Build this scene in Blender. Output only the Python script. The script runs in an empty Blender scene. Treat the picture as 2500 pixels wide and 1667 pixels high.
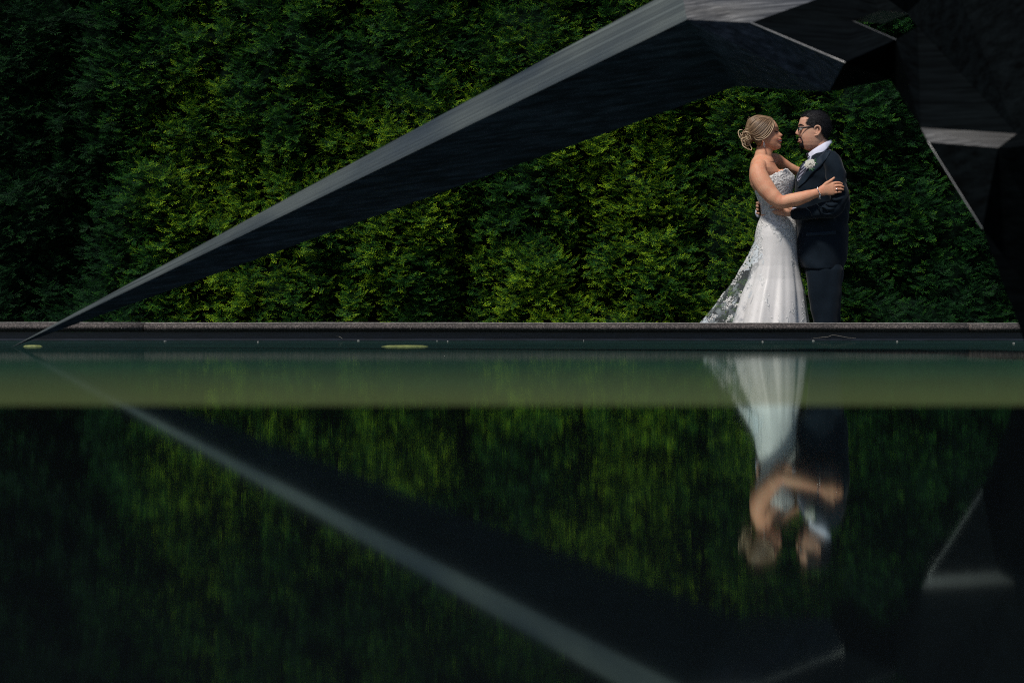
import bpy, bmesh, math, random
import numpy as np
from mathutils import Vector
from mathutils.bvhtree import BVHTree

random.seed(7)
rng = np.random.default_rng(11)
SC = bpy.context.scene
COL = SC.collection
F = 3472.2          # focal length in pixels of the 2500 px wide photograph
CZ = 0.079          # lens height above the water


# ------------------------------------------------------------------ helpers
def at(px, py, d):
    """point seen at photo pixel (px, py) standing d metres away"""
    return Vector(((px - 1250.0) * d / F, d, CZ + (800.0 - py) * d / F))


YP = 9.4
KU = YP / F / 5.227   # metres per tracing unit on the couple's plane


def P(u, v, dy=0.0):
    return at(1680.0 + u / 5.227, 230.0 + v / 5.227, YP + dy)


def tag(o, label=None, cat=None, group=None, kind=None):
    if label:
        o["label"] = label
    if cat:
        o["category"] = cat
    if group:
        o["group"] = group
    if kind:
        o["kind"] = kind
    return o


def empty(name, loc, label=None, cat=None, group=None):
    o = bpy.data.objects.new(name, None)
    o.empty_display_size = 0.1
    COL.objects.link(o)
    o.location = loc
    tag(o, label, cat, group)
    return o


def link(name, me, mat, parent=None, smooth=True):
    o = bpy.data.objects.new(name, me)
    COL.objects.link(o)
    mats = mat if isinstance(mat, (list, tuple)) else [mat]
    if not me.materials:
        for m in mats:
            me.materials.append(m)
    if smooth:
        me.polygons.foreach_set("use_smooth", [True] * len(me.polygons))
    if parent is not None:
        par = parent
        off = Vector((0, 0, 0))
        while par is not None:
            off = off + par.location
            par = par.parent
        me.transform(__import__("mathutils").Matrix.Translation(-off))
        o.parent = parent
    me.update()
    return o


class MB:
    """collects shapes; build() links them as one mesh object"""

    def __init__(self):
        self.v, self.f, self.m, self.c = [], [], [], []

    def add(self, verts, faces, mi=0, col=0.0):
        b = len(self.v)
        self.v += [tuple(p) for p in verts]
        self.f += [tuple(b + i for i in f) for f in faces]
        self.m += [mi] * len(faces)
        self.c += [col] * len(verts)
        return self

    def box(self, x0, x1, y0, y1, z0, z1, mi=0):
        vs = [(x, y, z) for x in (x0, x1) for y in (y0, y1) for z in (z0, z1)]
        return self.add(vs, [(0, 1, 3, 2), (4, 6, 7, 5), (0, 4, 5, 1), (2, 3, 7, 6), (0, 2, 6, 4), (1, 5, 7, 3)], mi)

    def tube(self, pts, rad, n=10, ref=(0, 1, 0), sub=6, mi=0, col=0.0, cap=True):
        """smooth tube through pts; rad = list of (r_in_plane, r_depth) in metres"""
        P_ = [Vector(p) for p in pts]
        R_ = [(r, r) if not isinstance(r, (tuple, list)) else tuple(r) for r in rad]
        pts2, rad2 = [], []
        k = len(P_)
        for i in range(k - 1):
            p0, p1, p2, p3 = P_[max(i - 1, 0)], P_[i], P_[i + 1], P_[min(i + 2, k - 1)]
            for j in range(sub):
                t = j / sub
                pts2.append(0.5 * ((2 * p1) + (p2 - p0) * t + (2 * p0 - 5 * p1 + 4 * p2 - p3) * t * t + (3 * p1 - p0 - 3 * p2 + p3) * t ** 3))
                s = t * t * (3 - 2 * t)
                rad2.append(tuple(R_[i][q] * (1 - s) + R_[i + 1][q] * s for q in (0, 1)))
        pts2.append(P_[-1]); rad2.append(R_[-1])
        T = []
        m = len(pts2)
        for i in range(m):
            T.append((pts2[min(i + 1, m - 1)] - pts2[max(i - 1, 0)]).normalized())
        if cap:
            a, ra, ta = pts2[0], rad2[0], T[0]
            b, rb, tb = pts2[-1], rad2[-1], T[-1]
            pre, post = [], []
            for q in (0.98, 0.85, 0.55):
                c = math.sqrt(1 - q * q)
                pre.append((a - ta * min(ra) * q, tuple(x * c for x in ra), ta))
                post.append((b + tb * min(rb) * q, tuple(x * c for x in rb), tb))
            seq = pre + list(zip(pts2, rad2, T)) + post[::-1]
        else:
            seq = list(zip(pts2, rad2, T))
        vs, fs = [], []
        up = Vector(ref)
        for p, r, t in seq:
            a2 = (up - t * up.dot(t))
            if a2.length < 1e-3:
                a2 = Vector((1, 0, 0)) - t * t.x
            a2.normalize()
            a1 = t.cross(a2)
            for q in range(n):
                th = 2 * math.pi * q / n
                vs.append(p + a1 * (r[0] * math.cos(th)) + a2 * (r[1] * math.sin(th)))
        L = len(seq)
        for i in range(L - 1):
            for q in range(n):
                q2 = (q + 1) % n
                fs.append((i * n + q, i * n + q2, (i + 1) * n + q2, (i + 1) * n + q))
        fs.append(tuple(range(n))[::-1])
        fs.append(tuple((L - 1) * n + q for q in range(n)))
        return self.add(vs, fs, mi, col)

    def ball(self, c, r, nu=12, nv=8, mi=0, col=0.0):
        c = Vector(c)
        if not isinstance(r, (tuple, list)):
            r = (r, r, r)
        vs, fs = [], []
        for i in range(nv + 1):
            ph = math.pi * (0.02 + 0.96 * i / nv)
            for q in range(nu):
                th = 2 * math.pi * q / nu
                vs.append((c.x + r[0] * math.sin(ph) * math.cos(th), c.y + r[1] * math.sin(ph) * math.sin(th), c.z + r[2] * math.cos(ph)))
        for i in range(nv):
            for q in range(nu):
                q2 = (q + 1) % nu
                fs.append((i * nu + q, (i + 1) * nu + q, (i + 1) * nu + q2, i * nu + q2))
        fs.append(tuple(range(nu)))
        fs.append(tuple(nv * nu + q for q in range(nu))[::-1])
        return self.add(vs, fs, mi, col)

    def mesh(self, name):
        me = bpy.data.meshes.new(name)
        me.from_pydata(self.v, [], self.f)
        me.update()
        return me

    def build(self, name, mat, parent=None, smooth=True):
        me = self.mesh(name)
        if any(self.c):
            a = me.attributes.new("tint", "FLOAT", "POINT")
            a.data.foreach_set("value", self.c)
        mats = mat if isinstance(mat, (list, tuple)) else [mat]
        for m in mats:
            me.materials.append(m)
        me.polygons.foreach_set("material_index", self.m)
        return link(name, me, mat, parent, smooth)


def remesh(me, voxel, smooth=4, disp=None):
    """fuse overlapping shapes into one continuous skin"""
    o = bpy.data.objects.new("tmp", me)
    COL.objects.link(o)
    r = o.modifiers.new("r", "REMESH"); r.mode = "VOXEL"; r.voxel_size = voxel
    s = o.modifiers.new("s", "SMOOTH"); s.iterations = smooth; s.factor = 0.5
    dg = bpy.context.evaluated_depsgraph_get()
    out = bpy.data.meshes.new_from_object(o.evaluated_get(dg))
    bpy.data.objects.remove(o)
    return out


def bvh_of(*meshes):
    vs, fs = [], []
    for me in meshes:
        b = len(vs)
        vs += [v.co.copy() for v in me.vertices]
        fs += [tuple(b + i for i in p.vertices) for p in me.polygons]
    return BVHTree.FromPolygons(vs, fs)


CAM = Vector((0, 0, CZ))


def drop(bvh, u, v, off=0.0, default=-0.05, side=1):
    """where the line of sight through (u, v) meets the surface; side=-1 = far side"""
    tgt = P(u, v, 0)
    d = (tgt - CAM).normalized()
    if side == 1:
        h = bvh.ray_cast(CAM, d)
        if h[0] is None:
            n = bvh.find_nearest(P(u, v, default))
            return n[0] - d * off
        return h[0] - d * off
    h = bvh.ray_cast(CAM + d * 14, -d)
    if h[0] is None:
        return bvh.find_nearest(P(u, v, -default))[0]
    return h[0] + d * off


def interp(tab, v):
    xs = [a[0] for a in tab]
    return [float(np.interp(v, xs, [a[i] for a in tab])) for i in range(1, len(tab[0]))]


def resample(pts, n):
    pts = np.array(pts, float)
    d = np.r_[0, np.cumsum(np.linalg.norm(np.diff(pts, axis=0), axis=1))]
    t = np.linspace(0, d[-1], n)
    return np.stack([np.interp(t, d, pts[:, i]) for i in range(pts.shape[1])], 1)


def patch(mb, bvh, left, right, n=14, m=6, off=0.003, thick=0.0025, mi=0, rough=0.0):
    """a sheet of cloth laid on a surface between two traced outlines"""
    A, B = resample(left, n), resample(right, n)
    top, bot = [], []
    for i in range(n):
        for j in range(m):
            t = j / (m - 1)
            u, v = A[i] * (1 - t) + B[i] * t
            e = 0.0 if j in (0, m - 1) or i in (0, n - 1) else 1.0
            p = drop(bvh, u, v, off + thick * e + rough * random.random())
            top.append(p)
            bot.append(p + (p - CAM).normalized() * (off + thick + 0.004))
    k = n * m
    fs = []
    for i in range(n - 1):
        for j in range(m - 1):
            a = i * m + j
            fs.append((a, a + 1, a + m + 1, a + m))
            fs.append((k + a, k + a + m, k + a + m + 1, k + a + 1))
    edge = [j for j in range(m)] + [i * m + m - 1 for i in range(1, n)] + [(n - 1) * m + j for j in range(m - 2, -1, -1)] + [i * m for i in range(n - 2, 0, -1)]
    for a, b in zip(edge, edge[1:] + edge[:1]):
        fs.append((a, k + a, k + b, b))
    mb.add(top + bot, fs, mi)


# ------------------------------------------------------------------ noise (for geometry)
class VN:
    def __init__(self, seed):
        self.g = np.random.default_rng(seed).random((64, 64))

    def __call__(self, x, y):
        x = np.asarray(x, float) + 1000.0; y = np.asarray(y, float) + 1000.0
        xi = np.floor(x).astype(int); yi = np.floor(y).astype(int)
        fx = x - xi; fy = y - yi
        fx = fx * fx * (3 - 2 * fx); fy = fy * fy * (3 - 2 * fy)
        g = self.g
        a = g[xi % 64, yi % 64]; b = g[(xi + 1) % 64, yi % 64]
        c = g[xi % 64, (yi + 1) % 64]; d = g[(xi + 1) % 64, (yi + 1) % 64]
        return (a * (1 - fx) + b * fx) * (1 - fy) + (c * (1 - fx) + d * fx) * fy


# ------------------------------------------------------------------ materials
def new_mat(name):
    m = bpy.data.materials.new(name)
    m.use_nodes = True
    nt = m.node_tree
    return m, nt, nt.nodes, nt.links, nt.nodes["Principled BSDF"]


def N(nodes, typ, **kw):
    n = nodes.new(typ)
    for k, v in kw.items():
        if k in n.inputs:
            n.inputs[k].default_value = v
        else:
            setattr(n, k, v)
    return n


def ramp(nodes, stops, interp_="LINEAR"):
    r = nodes.new("ShaderNodeValToRGB")
    r.color_ramp.interpolation = interp_
    e = r.color_ramp.elements
    while len(e) < len(stops):
        e.new(0.5)
    for i, (p, c) in enumerate(stops):
        e[i].position = p
        e[i].color = (*c, 1) if len(c) == 3 else c
    return r


def mat_simple(name, col, rough=0.5, metal=0.0, scale=30, var=0.25, bump=0.2, dist=0.002, spec=0.5, stretch=(1, 1, 1), detail=6, sheen=0.0, sss=0.0):
    m, nt, nd, lk, b = new_mat(name)
    tc = N(nd, "ShaderNodeTexCoord")
    mp = N(nd, "ShaderNodeMapping"); mp.inputs["Scale"].default_value = stretch
    lk.new(tc.outputs["Object"], mp.inputs["Vector"])
    no = N(nd, "ShaderNodeTexNoise", Scale=scale, Detail=detail)
    lk.new(mp.outputs[0], no.inputs["Vector"])
    r = ramp(nd, [(0.25, tuple(c * (1 - var) for c in col)), (0.75, tuple(min(1, c * (1 + var)) for c in col))])
    lk.new(no.outputs[0], r.inputs[0])
    lk.new(r.outputs[0], b.inputs["Base Color"])
    b.inputs["Roughness"].default_value = rough
    b.inputs["Metallic"].default_value = metal
    b.inputs["Specular IOR Level"].default_value = spec
    b.inputs["Specular IOR Level"].default_value = spec
    if sheen:
        b.inputs["Sheen Weight"].default_value = sheen
        b.inputs["Sheen Roughness"].default_value = 0.4
    if sss:
        b.inputs["Subsurface Weight"].default_value = sss
        b.inputs["Subsurface Radius"].default_value = (0.012, 0.005, 0.003)
        b.inputs["Subsurface Scale"].default_value = 1.0
    if bump:
        bp = N(nd, "ShaderNodeBump", Strength=bump, Distance=dist)
        lk.new(no.outputs[0], bp.inputs["Height"])
        lk.new(bp.outputs[0], b.inputs["Normal"])
    return m


def mat_steel(name, stretch, col=(0.16, 0.17, 0.18), rough=0.42, rot=(0, 0, 0), metal=0.75, spec=0.5, contrast=2.4):
    """weathered brushed steel: long fine scratches along the member"""
    m, nt, nd, lk, b = new_mat(name)
    tc = N(nd, "ShaderNodeTexCoord")
    mp = N(nd, "ShaderNodeMapping")
    mp.inputs["Scale"].default_value = stretch
    rm = N(nd, "ShaderNodeMapping")
    rm.inputs["Rotation"].default_value = rot
    rz = N(nd, "ShaderNodeMapping"); rz.inputs["Rotation"].default_value = (0, 0, rot[2])
    rm.inputs["Rotation"].default_value = (0, rot[1], 0)
    lk.new(tc.outputs["Object"], rz.inputs["Vector"])
    lk.new(rz.outputs[0], rm.inputs["Vector"])
    lk.new(rm.outputs[0], mp.inputs["Vector"])
    no = N(nd, "ShaderNodeTexNoise", Scale=1.0, Detail=8, Roughness=0.7)
    lk.new(mp.outputs[0], no.inputs["Vector"])
    big = N(nd, "ShaderNodeTexNoise", Scale=2.6, Detail=4)
    lk.new(tc.outputs["Object"], big.inputs["Vector"])
    r = ramp(nd, [(0.36, tuple(c * 0.35 for c in col)), (0.5, col), (0.66, tuple(c * contrast for c in col))])
    lk.new(no.outputs[0], r.inputs[0])
    mx = N(nd, "ShaderNodeMix", data_type="RGBA", blend_type="MULTIPLY")
    mx.inputs[0].default_value = 0.8
    r2 = ramp(nd, [(0.3, (0.45, 0.47, 0.5)), (0.7, (1.15, 1.12, 1.08))])
    lk.new(big.outputs[0], r2.inputs[0])
    lk.new(r.outputs[0], mx.inputs[6]); lk.new(r2.outputs[0], mx.inputs[7])
    lk.new(mx.outputs[2], b.inputs["Base Color"])
    b.inputs["Metallic"].default_value = metal
    b.inputs["Specular IOR Level"].default_value = spec
    rr = ramp(nd, [(0.3, (rough - 0.08,) * 3), (0.7, (rough + 0.12,) * 3)])
    lk.new(big.outputs[0], rr.inputs[0])
    lk.new(rr.outputs[0], b.inputs["Roughness"])
    bp = N(nd, "ShaderNodeBump", Strength=0.35, Distance=0.004)
    lk.new(no.outputs[0], bp.inputs["Height"])
    lk.new(bp.outputs[0], b.inputs["Normal"])
    return m


def mat_attr(name, stops, rough=0.5, transl=0.0, spec=0.3, scale=0, sheen=0.0):
    m, nt, nd, lk, b = new_mat(name)
    a = N(nd, "ShaderNodeAttribute"); a.attribute_name = "tint"
    r = ramp(nd, stops)
    lk.new(a.outputs["Fac"], r.inputs[0])
    lk.new(r.outputs[0], b.inputs["Base Color"])
    b.inputs["Roughness"].default_value = rough
    b.inputs["Specular IOR Level"].default_value = spec
    if transl:
        t = N(nd, "ShaderNodeBsdfTranslucent")
        lk.new(r.outputs[0], t.inputs["Color"])
        mx = N(nd, "ShaderNodeMixShader"); mx.inputs[0].default_value = transl
        lk.new(b.outputs[0], mx.inputs[1]); lk.new(t.outputs[0], mx.inputs[2])
        lk.new(mx.outputs[0], nd["Material Output"].inputs[0])
    return m


# ------------------------------------------------------------------ world, sun, camera
SUN_EL, SUN_AZ = math.radians(56), math.radians(213)   # azimuth measured clockwise from +Y: behind the camera, to its left
w = bpy.data.worlds.new("World")
SC.world = w
w.use_nodes = True
wn, wl = w.node_tree.nodes, w.node_tree.links
sky = wn.new("ShaderNodeTexSky")
sky.sky_type = "NISHITA"
sky.sun_disc = False
sky.sun_elevation = SUN_EL
sky.sun_rotation = SUN_AZ
wl.new(sky.outputs[0], wn["Background"].inputs[0])
wn["Background"].inputs[1].default_value = 0.065
sd = Vector((math.sin(SUN_AZ) * math.cos(SUN_EL), math.cos(SUN_AZ) * math.cos(SUN_EL), math.sin(SUN_EL)))
sl = bpy.data.lights.new("sun", "SUN")
sl.energy = 3.4
sl.angle = math.radians(7)
sl.color = (1.0, 0.94, 0.86)
so = bpy.data.objects.new("sun", sl)
COL.objects.link(so)
so.rotation_euler = (-sd).to_track_quat("-Z", "Y").to_euler()

cd = bpy.data.cameras.new("camera")
co = bpy.data.objects.new("camera", cd)
COL.objects.link(co)
co.location = CAM
co.rotation_euler = (math.radians(90), 0, 0)
cd.sensor_width = 36
cd.lens = 50
cd.shift_y = -33.5 / 2500
cd.clip_start = 0.02
cd.clip_end = 3000
cd.dof.use_dof = True
cd.dof.focus_distance = 9.5
cd.dof.aperture_fstop = 4.0
SC.camera = co
SC.view_settings.view_transform = "Standard"
SC.view_settings.look = "None"
SC.view_settings.exposure = 0
SC.cycles.use_denoising = False
SC.cycles.filter_width = 1.1
SC.cycles.max_bounces = 6
SC.cycles.transparent_max_bounces = 12
SC.cycles.caustics_reflective = False
SC.cycles.caustics_refractive = False

ZG = -0.22      # ground outside the raised pool
YW = 8.6        # far wall of the pool

# ------------------------------------------------------------------ ground
gm = mat_simple("paving_ground", (0.09, 0.09, 0.08), rough=0.9, scale=14, var=0.4, bump=0.4, dist=0.01)
g = MB().add([(-400, -400, ZG), (400, -400, ZG), (400, 400, ZG), (-400, 400, ZG)], [(0, 1, 2, 3)]).build("ground", gm)
tag(g, kind="structure")


# ------------------------------------------------------------------ water
TANGENT = (0, 1, 0)


def water_material():
    m, nt, nd, lk, b = new_mat("murky_pool_water")
    tc = N(nd, "ShaderNodeTexCoord")
    geo = N(nd, "ShaderNodeNewGeometry")
    # pollen and algae film that thickens away from the far wall
    sep = N(nd, "ShaderNodeSeparateXYZ"); lk.new(geo.outputs["Position"], sep.inputs[0])
    mr = N(nd, "ShaderNodeMapRange"); mr.inputs[1].default_value = 4.4; mr.inputs[2].default_value = 1.3
    mr.inputs[3].default_value = 0.0; mr.inputs[4].default_value = 1.0
    n1 = N(nd, "ShaderNodeTexNoise", Scale=0.9, Detail=4)
    lk.new(geo.outputs["Position"], n1.inputs["Vector"])
    wob = N(nd, "ShaderNodeMath", operation="MULTIPLY_ADD"); wob.inputs[1].default_value = 1.6
    lk.new(n1.outputs[0], wob.inputs[0]); lk.new(sep.outputs[1], wob.inputs[2])
    wo2 = N(nd, "ShaderNodeMath", operation="SUBTRACT"); wo2.inputs[1].default_value = 0.8
    lk.new(wob.outputs[0], wo2.inputs[0]); lk.new(wo2.outputs[0], mr.inputs[0])
    cr = ramp(nd, [(0.0, (0.009, 0.027, 0.024)), (0.25, (0.018, 0.052, 0.036)), (0.5, (0.040, 0.075, 0.044)), (1.0, (0.092, 0.116, 0.046))])
    pw = N(nd, 'ShaderNodeMath', operation='POWER'); pw.inputs[1].default_value = 1.6
    lk.new(mr.outputs[0], pw.inputs[0]); lk.new(pw.outputs[0], cr.inputs[0])
    mul = N(nd, "ShaderNodeMix", data_type="RGBA", blend_type="MULTIPLY"); mul.inputs[0].default_value = 1
    r2 = ramp(nd, [(0.3, (0.7, 0.75, 0.8)), (0.7, (1.25, 1.2, 1.1))])
    lk.new(n1.outputs[0], r2.inputs[0])
    lk.new(cr.outputs[0], mul.inputs[6]); lk.new(r2.outputs[0], mul.inputs[7])
    df = N(nd, "ShaderNodeBsdfDiffuse"); lk.new(mul.outputs[2], df.inputs[0])
    gl = N(nd, "ShaderNodeBsdfGlossy", Roughness=0.030, Anisotropy=0.5)
    gl.inputs["Tangent"].default_value = TANGENT
    gl.inputs["Color"].default_value = (0.80, 0.86, 0.82, 1)
    mp = N(nd, "ShaderNodeMapping"); mp.inputs["Scale"].default_value = (1.0, 3.0, 1.0)
    lk.new(geo.outputs["Position"], mp.inputs["Vector"])
    rn = N(nd, "ShaderNodeTexNoise", Scale=9, Detail=3)
    lk.new(mp.outputs[0], rn.inputs["Vector"])
    bp = N(nd, "ShaderNodeBump", Strength=0.12, Distance=0.0006)
    lk.new(rn.outputs[0], bp.inputs["Height"])
    lk.new(bp.outputs[0], gl.inputs["Normal"])
    fr = N(nd, "ShaderNodeFresnel"); fr.inputs[0].default_value = 1.33
    mm = N(nd, "ShaderNodeMath", operation="MULTIPLY"); mm.inputs[1].default_value = 0.80
    lk.new(fr.outputs[0], mm.inputs[0])
    mx = N(nd, "ShaderNodeMixShader")
    lk.new(mm.outputs[0], mx.inputs[0]); lk.new(df.outputs[0], mx.inputs[1]); lk.new(gl.outputs[0], mx.inputs[2])
    # the film itself lies over the reflection
    mx2 = N(nd, "ShaderNodeMixShader"); mx2.inputs[0].default_value = 0.36
    edge = N(nd, "ShaderNodeMath", operation="MULTIPLY_ADD"); edge.inputs[1].default_value = 0.30; edge.inputs[2].default_value = -0.15
    n3 = N(nd, "ShaderNodeTexNoise", Scale=7, Detail=3); lk.new(geo.outputs["Position"], n3.inputs["Vector"])
    lk.new(n3.outputs[0], edge.inputs[0])
    ys = N(nd, "ShaderNodeMath", operation="ADD"); lk.new(sep.outputs[1], ys.inputs[0]); lk.new(edge.outputs[0], ys.inputs[1])
    ef = N(nd, "ShaderNodeMapRange"); ef.inputs[1].default_value = 1.36; ef.inputs[2].default_value = 1.62; ef.inputs[3].default_value = 0.12; ef.inputs[4].default_value = 0.36
    lk.new(ys.outputs[0], ef.inputs[0]); lk.new(ef.outputs[0], mx2.inputs[0])
    lk.new(mx.outputs[0], mx2.inputs[1]); lk.new(df.outputs[0], mx2.inputs[2])
    lk.new(mx2.outputs[0], nd["Material Output"].inputs[0])
    return m


def wet_stone():
    m, nt, nd, lk, b = new_mat("wet_polished_black_stone")
    geo = N(nd, "ShaderNodeNewGeometry")
    df = N(nd, "ShaderNodeBsdfDiffuse"); df.inputs[0].default_value = (0.0035, 0.005, 0.006, 1)
    gl = N(nd, "ShaderNodeBsdfGlossy", Roughness=0.023, Anisotropy=0.7)
    gl.inputs["Tangent"].default_value = TANGENT
    gl.inputs["Color"].default_value = (0.80, 1.0, 0.94, 1)
    rn = N(nd, "ShaderNodeTexNoise", Scale=60, Detail=3)
    lk.new(geo.outputs["Position"], rn.inputs["Vector"])
    bp = N(nd, "ShaderNodeBump", Strength=0.06, Distance=0.0002)
    lk.new(rn.outputs[0], bp.inputs["Height"]); lk.new(bp.outputs[0], gl.inputs["Normal"])
    fr = N(nd, "ShaderNodeFresnel"); fr.inputs[0].default_value = 2.3
    mx = N(nd, "ShaderNodeMixShader")
    lk.new(fr.outputs[0], mx.inputs[0]); lk.new(df.outputs[0], mx.inputs[1]); lk.new(gl.outputs[0], mx.inputs[2])
    lk.new(mx.outputs[0], nd["Material Output"].inputs[0])
    return m


wm = water_material()
wt = MB().add([(-12, 1.2, 0), (12, 1.2, 0), (12, YW + 0.1, 0), (-12, YW + 0.1, 0)], [(0, 1, 2, 3)]).build("water", wm)
tag(wt, kind="structure")
ws = wet_stone()
ne = MB().box(-12, 12, -1.6, 1.41, ZG, 0.002).build("pool_edge_slab", ws, smooth=False)
tag(ne, "broad wet black polished stone edge in the foreground mirroring the couple", "pool edge")

# ------------------------------------------------------------------ pool wall
def granite():
    m, nt, nd, lk, b = new_mat("weathered_granite")
    tc = N(nd, "ShaderNodeTexCoord")
    n1 = N(nd, "ShaderNodeTexNoise", Scale=95, Detail=6, Roughness=0.75)
    n2 = N(nd, "ShaderNodeTexNoise", Scale=3.0, Detail=8, Roughness=0.7)
    for n in (n1, n2):
        lk.new(tc.outputs["Object"], n.inputs["Vector"])
    r1 = ramp(nd, [(0.38, (0.014, 0.012, 0.012)), (0.5, (0.045, 0.039, 0.038)), (0.64, (0.24, 0.205, 0.195))])
    r2 = ramp(nd, [(0.3, (0.35, 0.35, 0.37)), (0.7, (1.1, 1.05, 1.0))])
    lk.new(n1.outputs[0], r1.inputs[0]); lk.new(n2.outputs[0], r2.inputs[0])
    mx = N(nd, "ShaderNodeMix", data_type="RGBA", blend_type="MULTIPLY"); mx.inputs[0].default_value = 1
    lk.new(r1.outputs[0], mx.inputs[6]); lk.new(r2.outputs[0], mx.inputs[7])
    lk.new(mx.outputs[2], b.inputs["Base Color"])
    b.inputs["Roughness"].default_value = 0.75
    bp = N(nd, "ShaderNodeBump", Strength=0.5, Distance=0.003)
    lk.new(n1.outputs[0], bp.inputs["Height"]); lk.new(bp.outputs[0], b.inputs["Normal"])
    return m


gran = granite()
lip = mat_simple("coping_lip_stone", (0.26, 0.25, 0.24), rough=0.8, scale=60, var=0.5, bump=0.4)
liner = mat_simple("blue_black_pool_liner", (0.009, 0.013, 0.022), rough=0.45, scale=9, var=0.7, bump=0.3, dist=0.002, stretch=(1, 1, 8))
root = empty("pool_wall", (0, YW + 0.2, ZG), "long low granite coped wall at the far edge of the pool", "pool wall")
wv = MB()
wv.box(-12.2, 12.2, YW + 0.05, YW + 0.40, ZG, 0.054)
wv.box(-12.2, 12.2, YW + 0.025, YW + 0.052, 0.001, 0.0125)
wv.box(-12.3, -12, 0, YW + 0.05, ZG, 0.054)
wv.box(12, 12.3, 0, YW + 0.05, ZG, 0.054)
wv.build("wall_face", liner, root, smooth=False)
ZT, ZB = 0.1095, 0.0525


def coping_section(x0, x1, wob):
    """bullnose stone with a thin squared lip along its top"""
    prof = []
    for i in range(9):
        a = math.radians(-85 + 175 * i / 8)
        prof.append((YW + 0.046 - 0.046 * math.cos(a), (ZT + ZB) / 2 - 0.002 + 0.0255 * math.sin(a)))
    prof += [(YW + 0.44, prof[-1][1]), (YW + 0.44, ZB)]
    n = len(prof)
    vs, fs = [], []
    k = max(2, int((x1 - x0) / 0.25))
    for i in range(k + 1):
        x = x0 + (x1 - x0) * i / k
        wz = 0.0009 * math.sin(x * 2.3 + wob) - 0.0006 * x
        vs += [(x, y, z + wz) for y, z in prof]
    for i in range(k):
        for q in range(n):
            q2 = (q + 1) % n
            fs.append((i * n + q, (i + 1) * n + q, (i + 1) * n + q2, i * n + q2))
    fs.append(tuple(range(n))); fs.append(tuple(k * n + q for q in range(n))[::-1])
    c = MB().add(vs, fs).build("coping_stone", gran, root)
    t = MB()
    vs, fs = [], []
    for i in range(k + 1):
        x = x0 + (x1 - x0) * i / k
        wz = 0.0009 * math.sin(x * 2.3 + wob) - 0.0006 * x
        vs += [(x, YW + 0.040, ZT - 0.0055 + wz), (x, YW + 0.040, ZT + 0.0005 + wz + 0.0006 * math.sin(x * 31)), (x, YW + 0.44, ZT + 0.001 + wz), (x, YW + 0.44, ZT - 0.004 + wz)]
    for i in range(k):
        for q in range(4):
            q2 = (q + 1) % 4
            fs.append((i * 4 + q, (i + 1) * 4 + q, (i + 1) * 4 + q2, i * 4 + q2))
    fs.append((0, 1, 2, 3)); fs.append((k * 4 + 3, k * 4 + 2, k * 4 + 1, k * 4))
    t.add(vs, fs).build("lip", lip, c)
    return c


xs = [-12.2, -7.23, -2.233, 2.77, 7.5, 12.2]
for i in range(5):
    coping_section(xs[i] + 0.006, xs[i + 1] - 0.006, i * 1.7)
for sx in (-1, 1):
    MB().box(sx * 12.32 if sx < 0 else 11.97, -11.97 if sx < 0 else 12.32, 0, YW - 0.01, 0.055, ZT).build("coping_stone", gran, root, smooth=False)

# floating bits
alg = mat_simple("yellow_green_algae", (0.17, 0.20, 0.06), rough=0.7, scale=60, var=0.5, bump=0.6)


def floater(name, x, y, rx, ry, mat, label, cat, group=None, n=18, seed=0):
    r = random.Random(seed)
    vs = [(x, y, 0.007)]
    ring = [(1 + 0.6 * (r.random() - 0.5)) for _ in range(n)]
    for q in range(n):
        t = 2 * math.pi * q / n
        vs.append((x + rx * ring[q] * math.cos(t) * 0.75, y + ry * ring[q] * math.sin(t) * 0.75, 0.0055))
    for q in range(n):
        t = 2 * math.pi * q / n
        vs.append((x + rx * ring[q] * math.cos(t), y + ry * ring[q] * math.sin(t), 0.0005))
    fs = [(0, 1 + q, 1 + (q + 1) % n) for q in range(n)] + [(1 + q, n + 1 + q, n + 1 + (q + 1) % n, 1 + (q + 1) % n) for q in range(n)]
    o = MB().add(vs, fs).build(name, mat)
    tag(o, label, cat, group)
    return o


floater("algae_mat", (990 - 1250) * 5.9 / F, 5.9, 0.080, 0.09, alg, "long yellow green algae mat floating in the middle of the pool", "algae", n=34, seed=1)
floater("algae_mat", (78 - 1250) * 5.95 / F, 5.95, 0.035, 0.010, alg, "thin strip of yellow algae floating by the tip of the steel sculpture", "algae", seed=2)
leafm = mat_simple("pale_dry_leaf", (0.16, 0.17, 0.16), rough=0.8, scale=80, var=0.3, bump=0.4)
for i, (px, dd) in enumerate([(403, 8.1), (630, 7.7), (875, 8.45), (1067, 8.3), (1093, 8.05), (1862, 7.8), (1985, 8.4), (2190, 7.9), (2475, 7.0), (1425, 8.45)]):
    r = random.Random(i + 40)
    floater("leaf_fragment", (px - 1250) * dd / F, dd, 0.003 + 0.006 * r.random(), 0.008 + 0.02 * r.random(), leafm,
            "tiny pale leaf fragment floating beside the far pool wall", "leaf", "leaf fragments floating along the far pool wall", n=8, seed=i)
straw = mat_simple("dry_straw", (0.24, 0.23, 0.20), rough=0.8, scale=60, var=0.3, bump=0)


def blade(pts, r, label):
    o = MB().tube(pts, [r * 0.6] + [r] * (len(pts) - 2) + [r * 0.3], n=6).build("dry_grass_blade", straw)
    tag(o, label, "grass blade")


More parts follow.
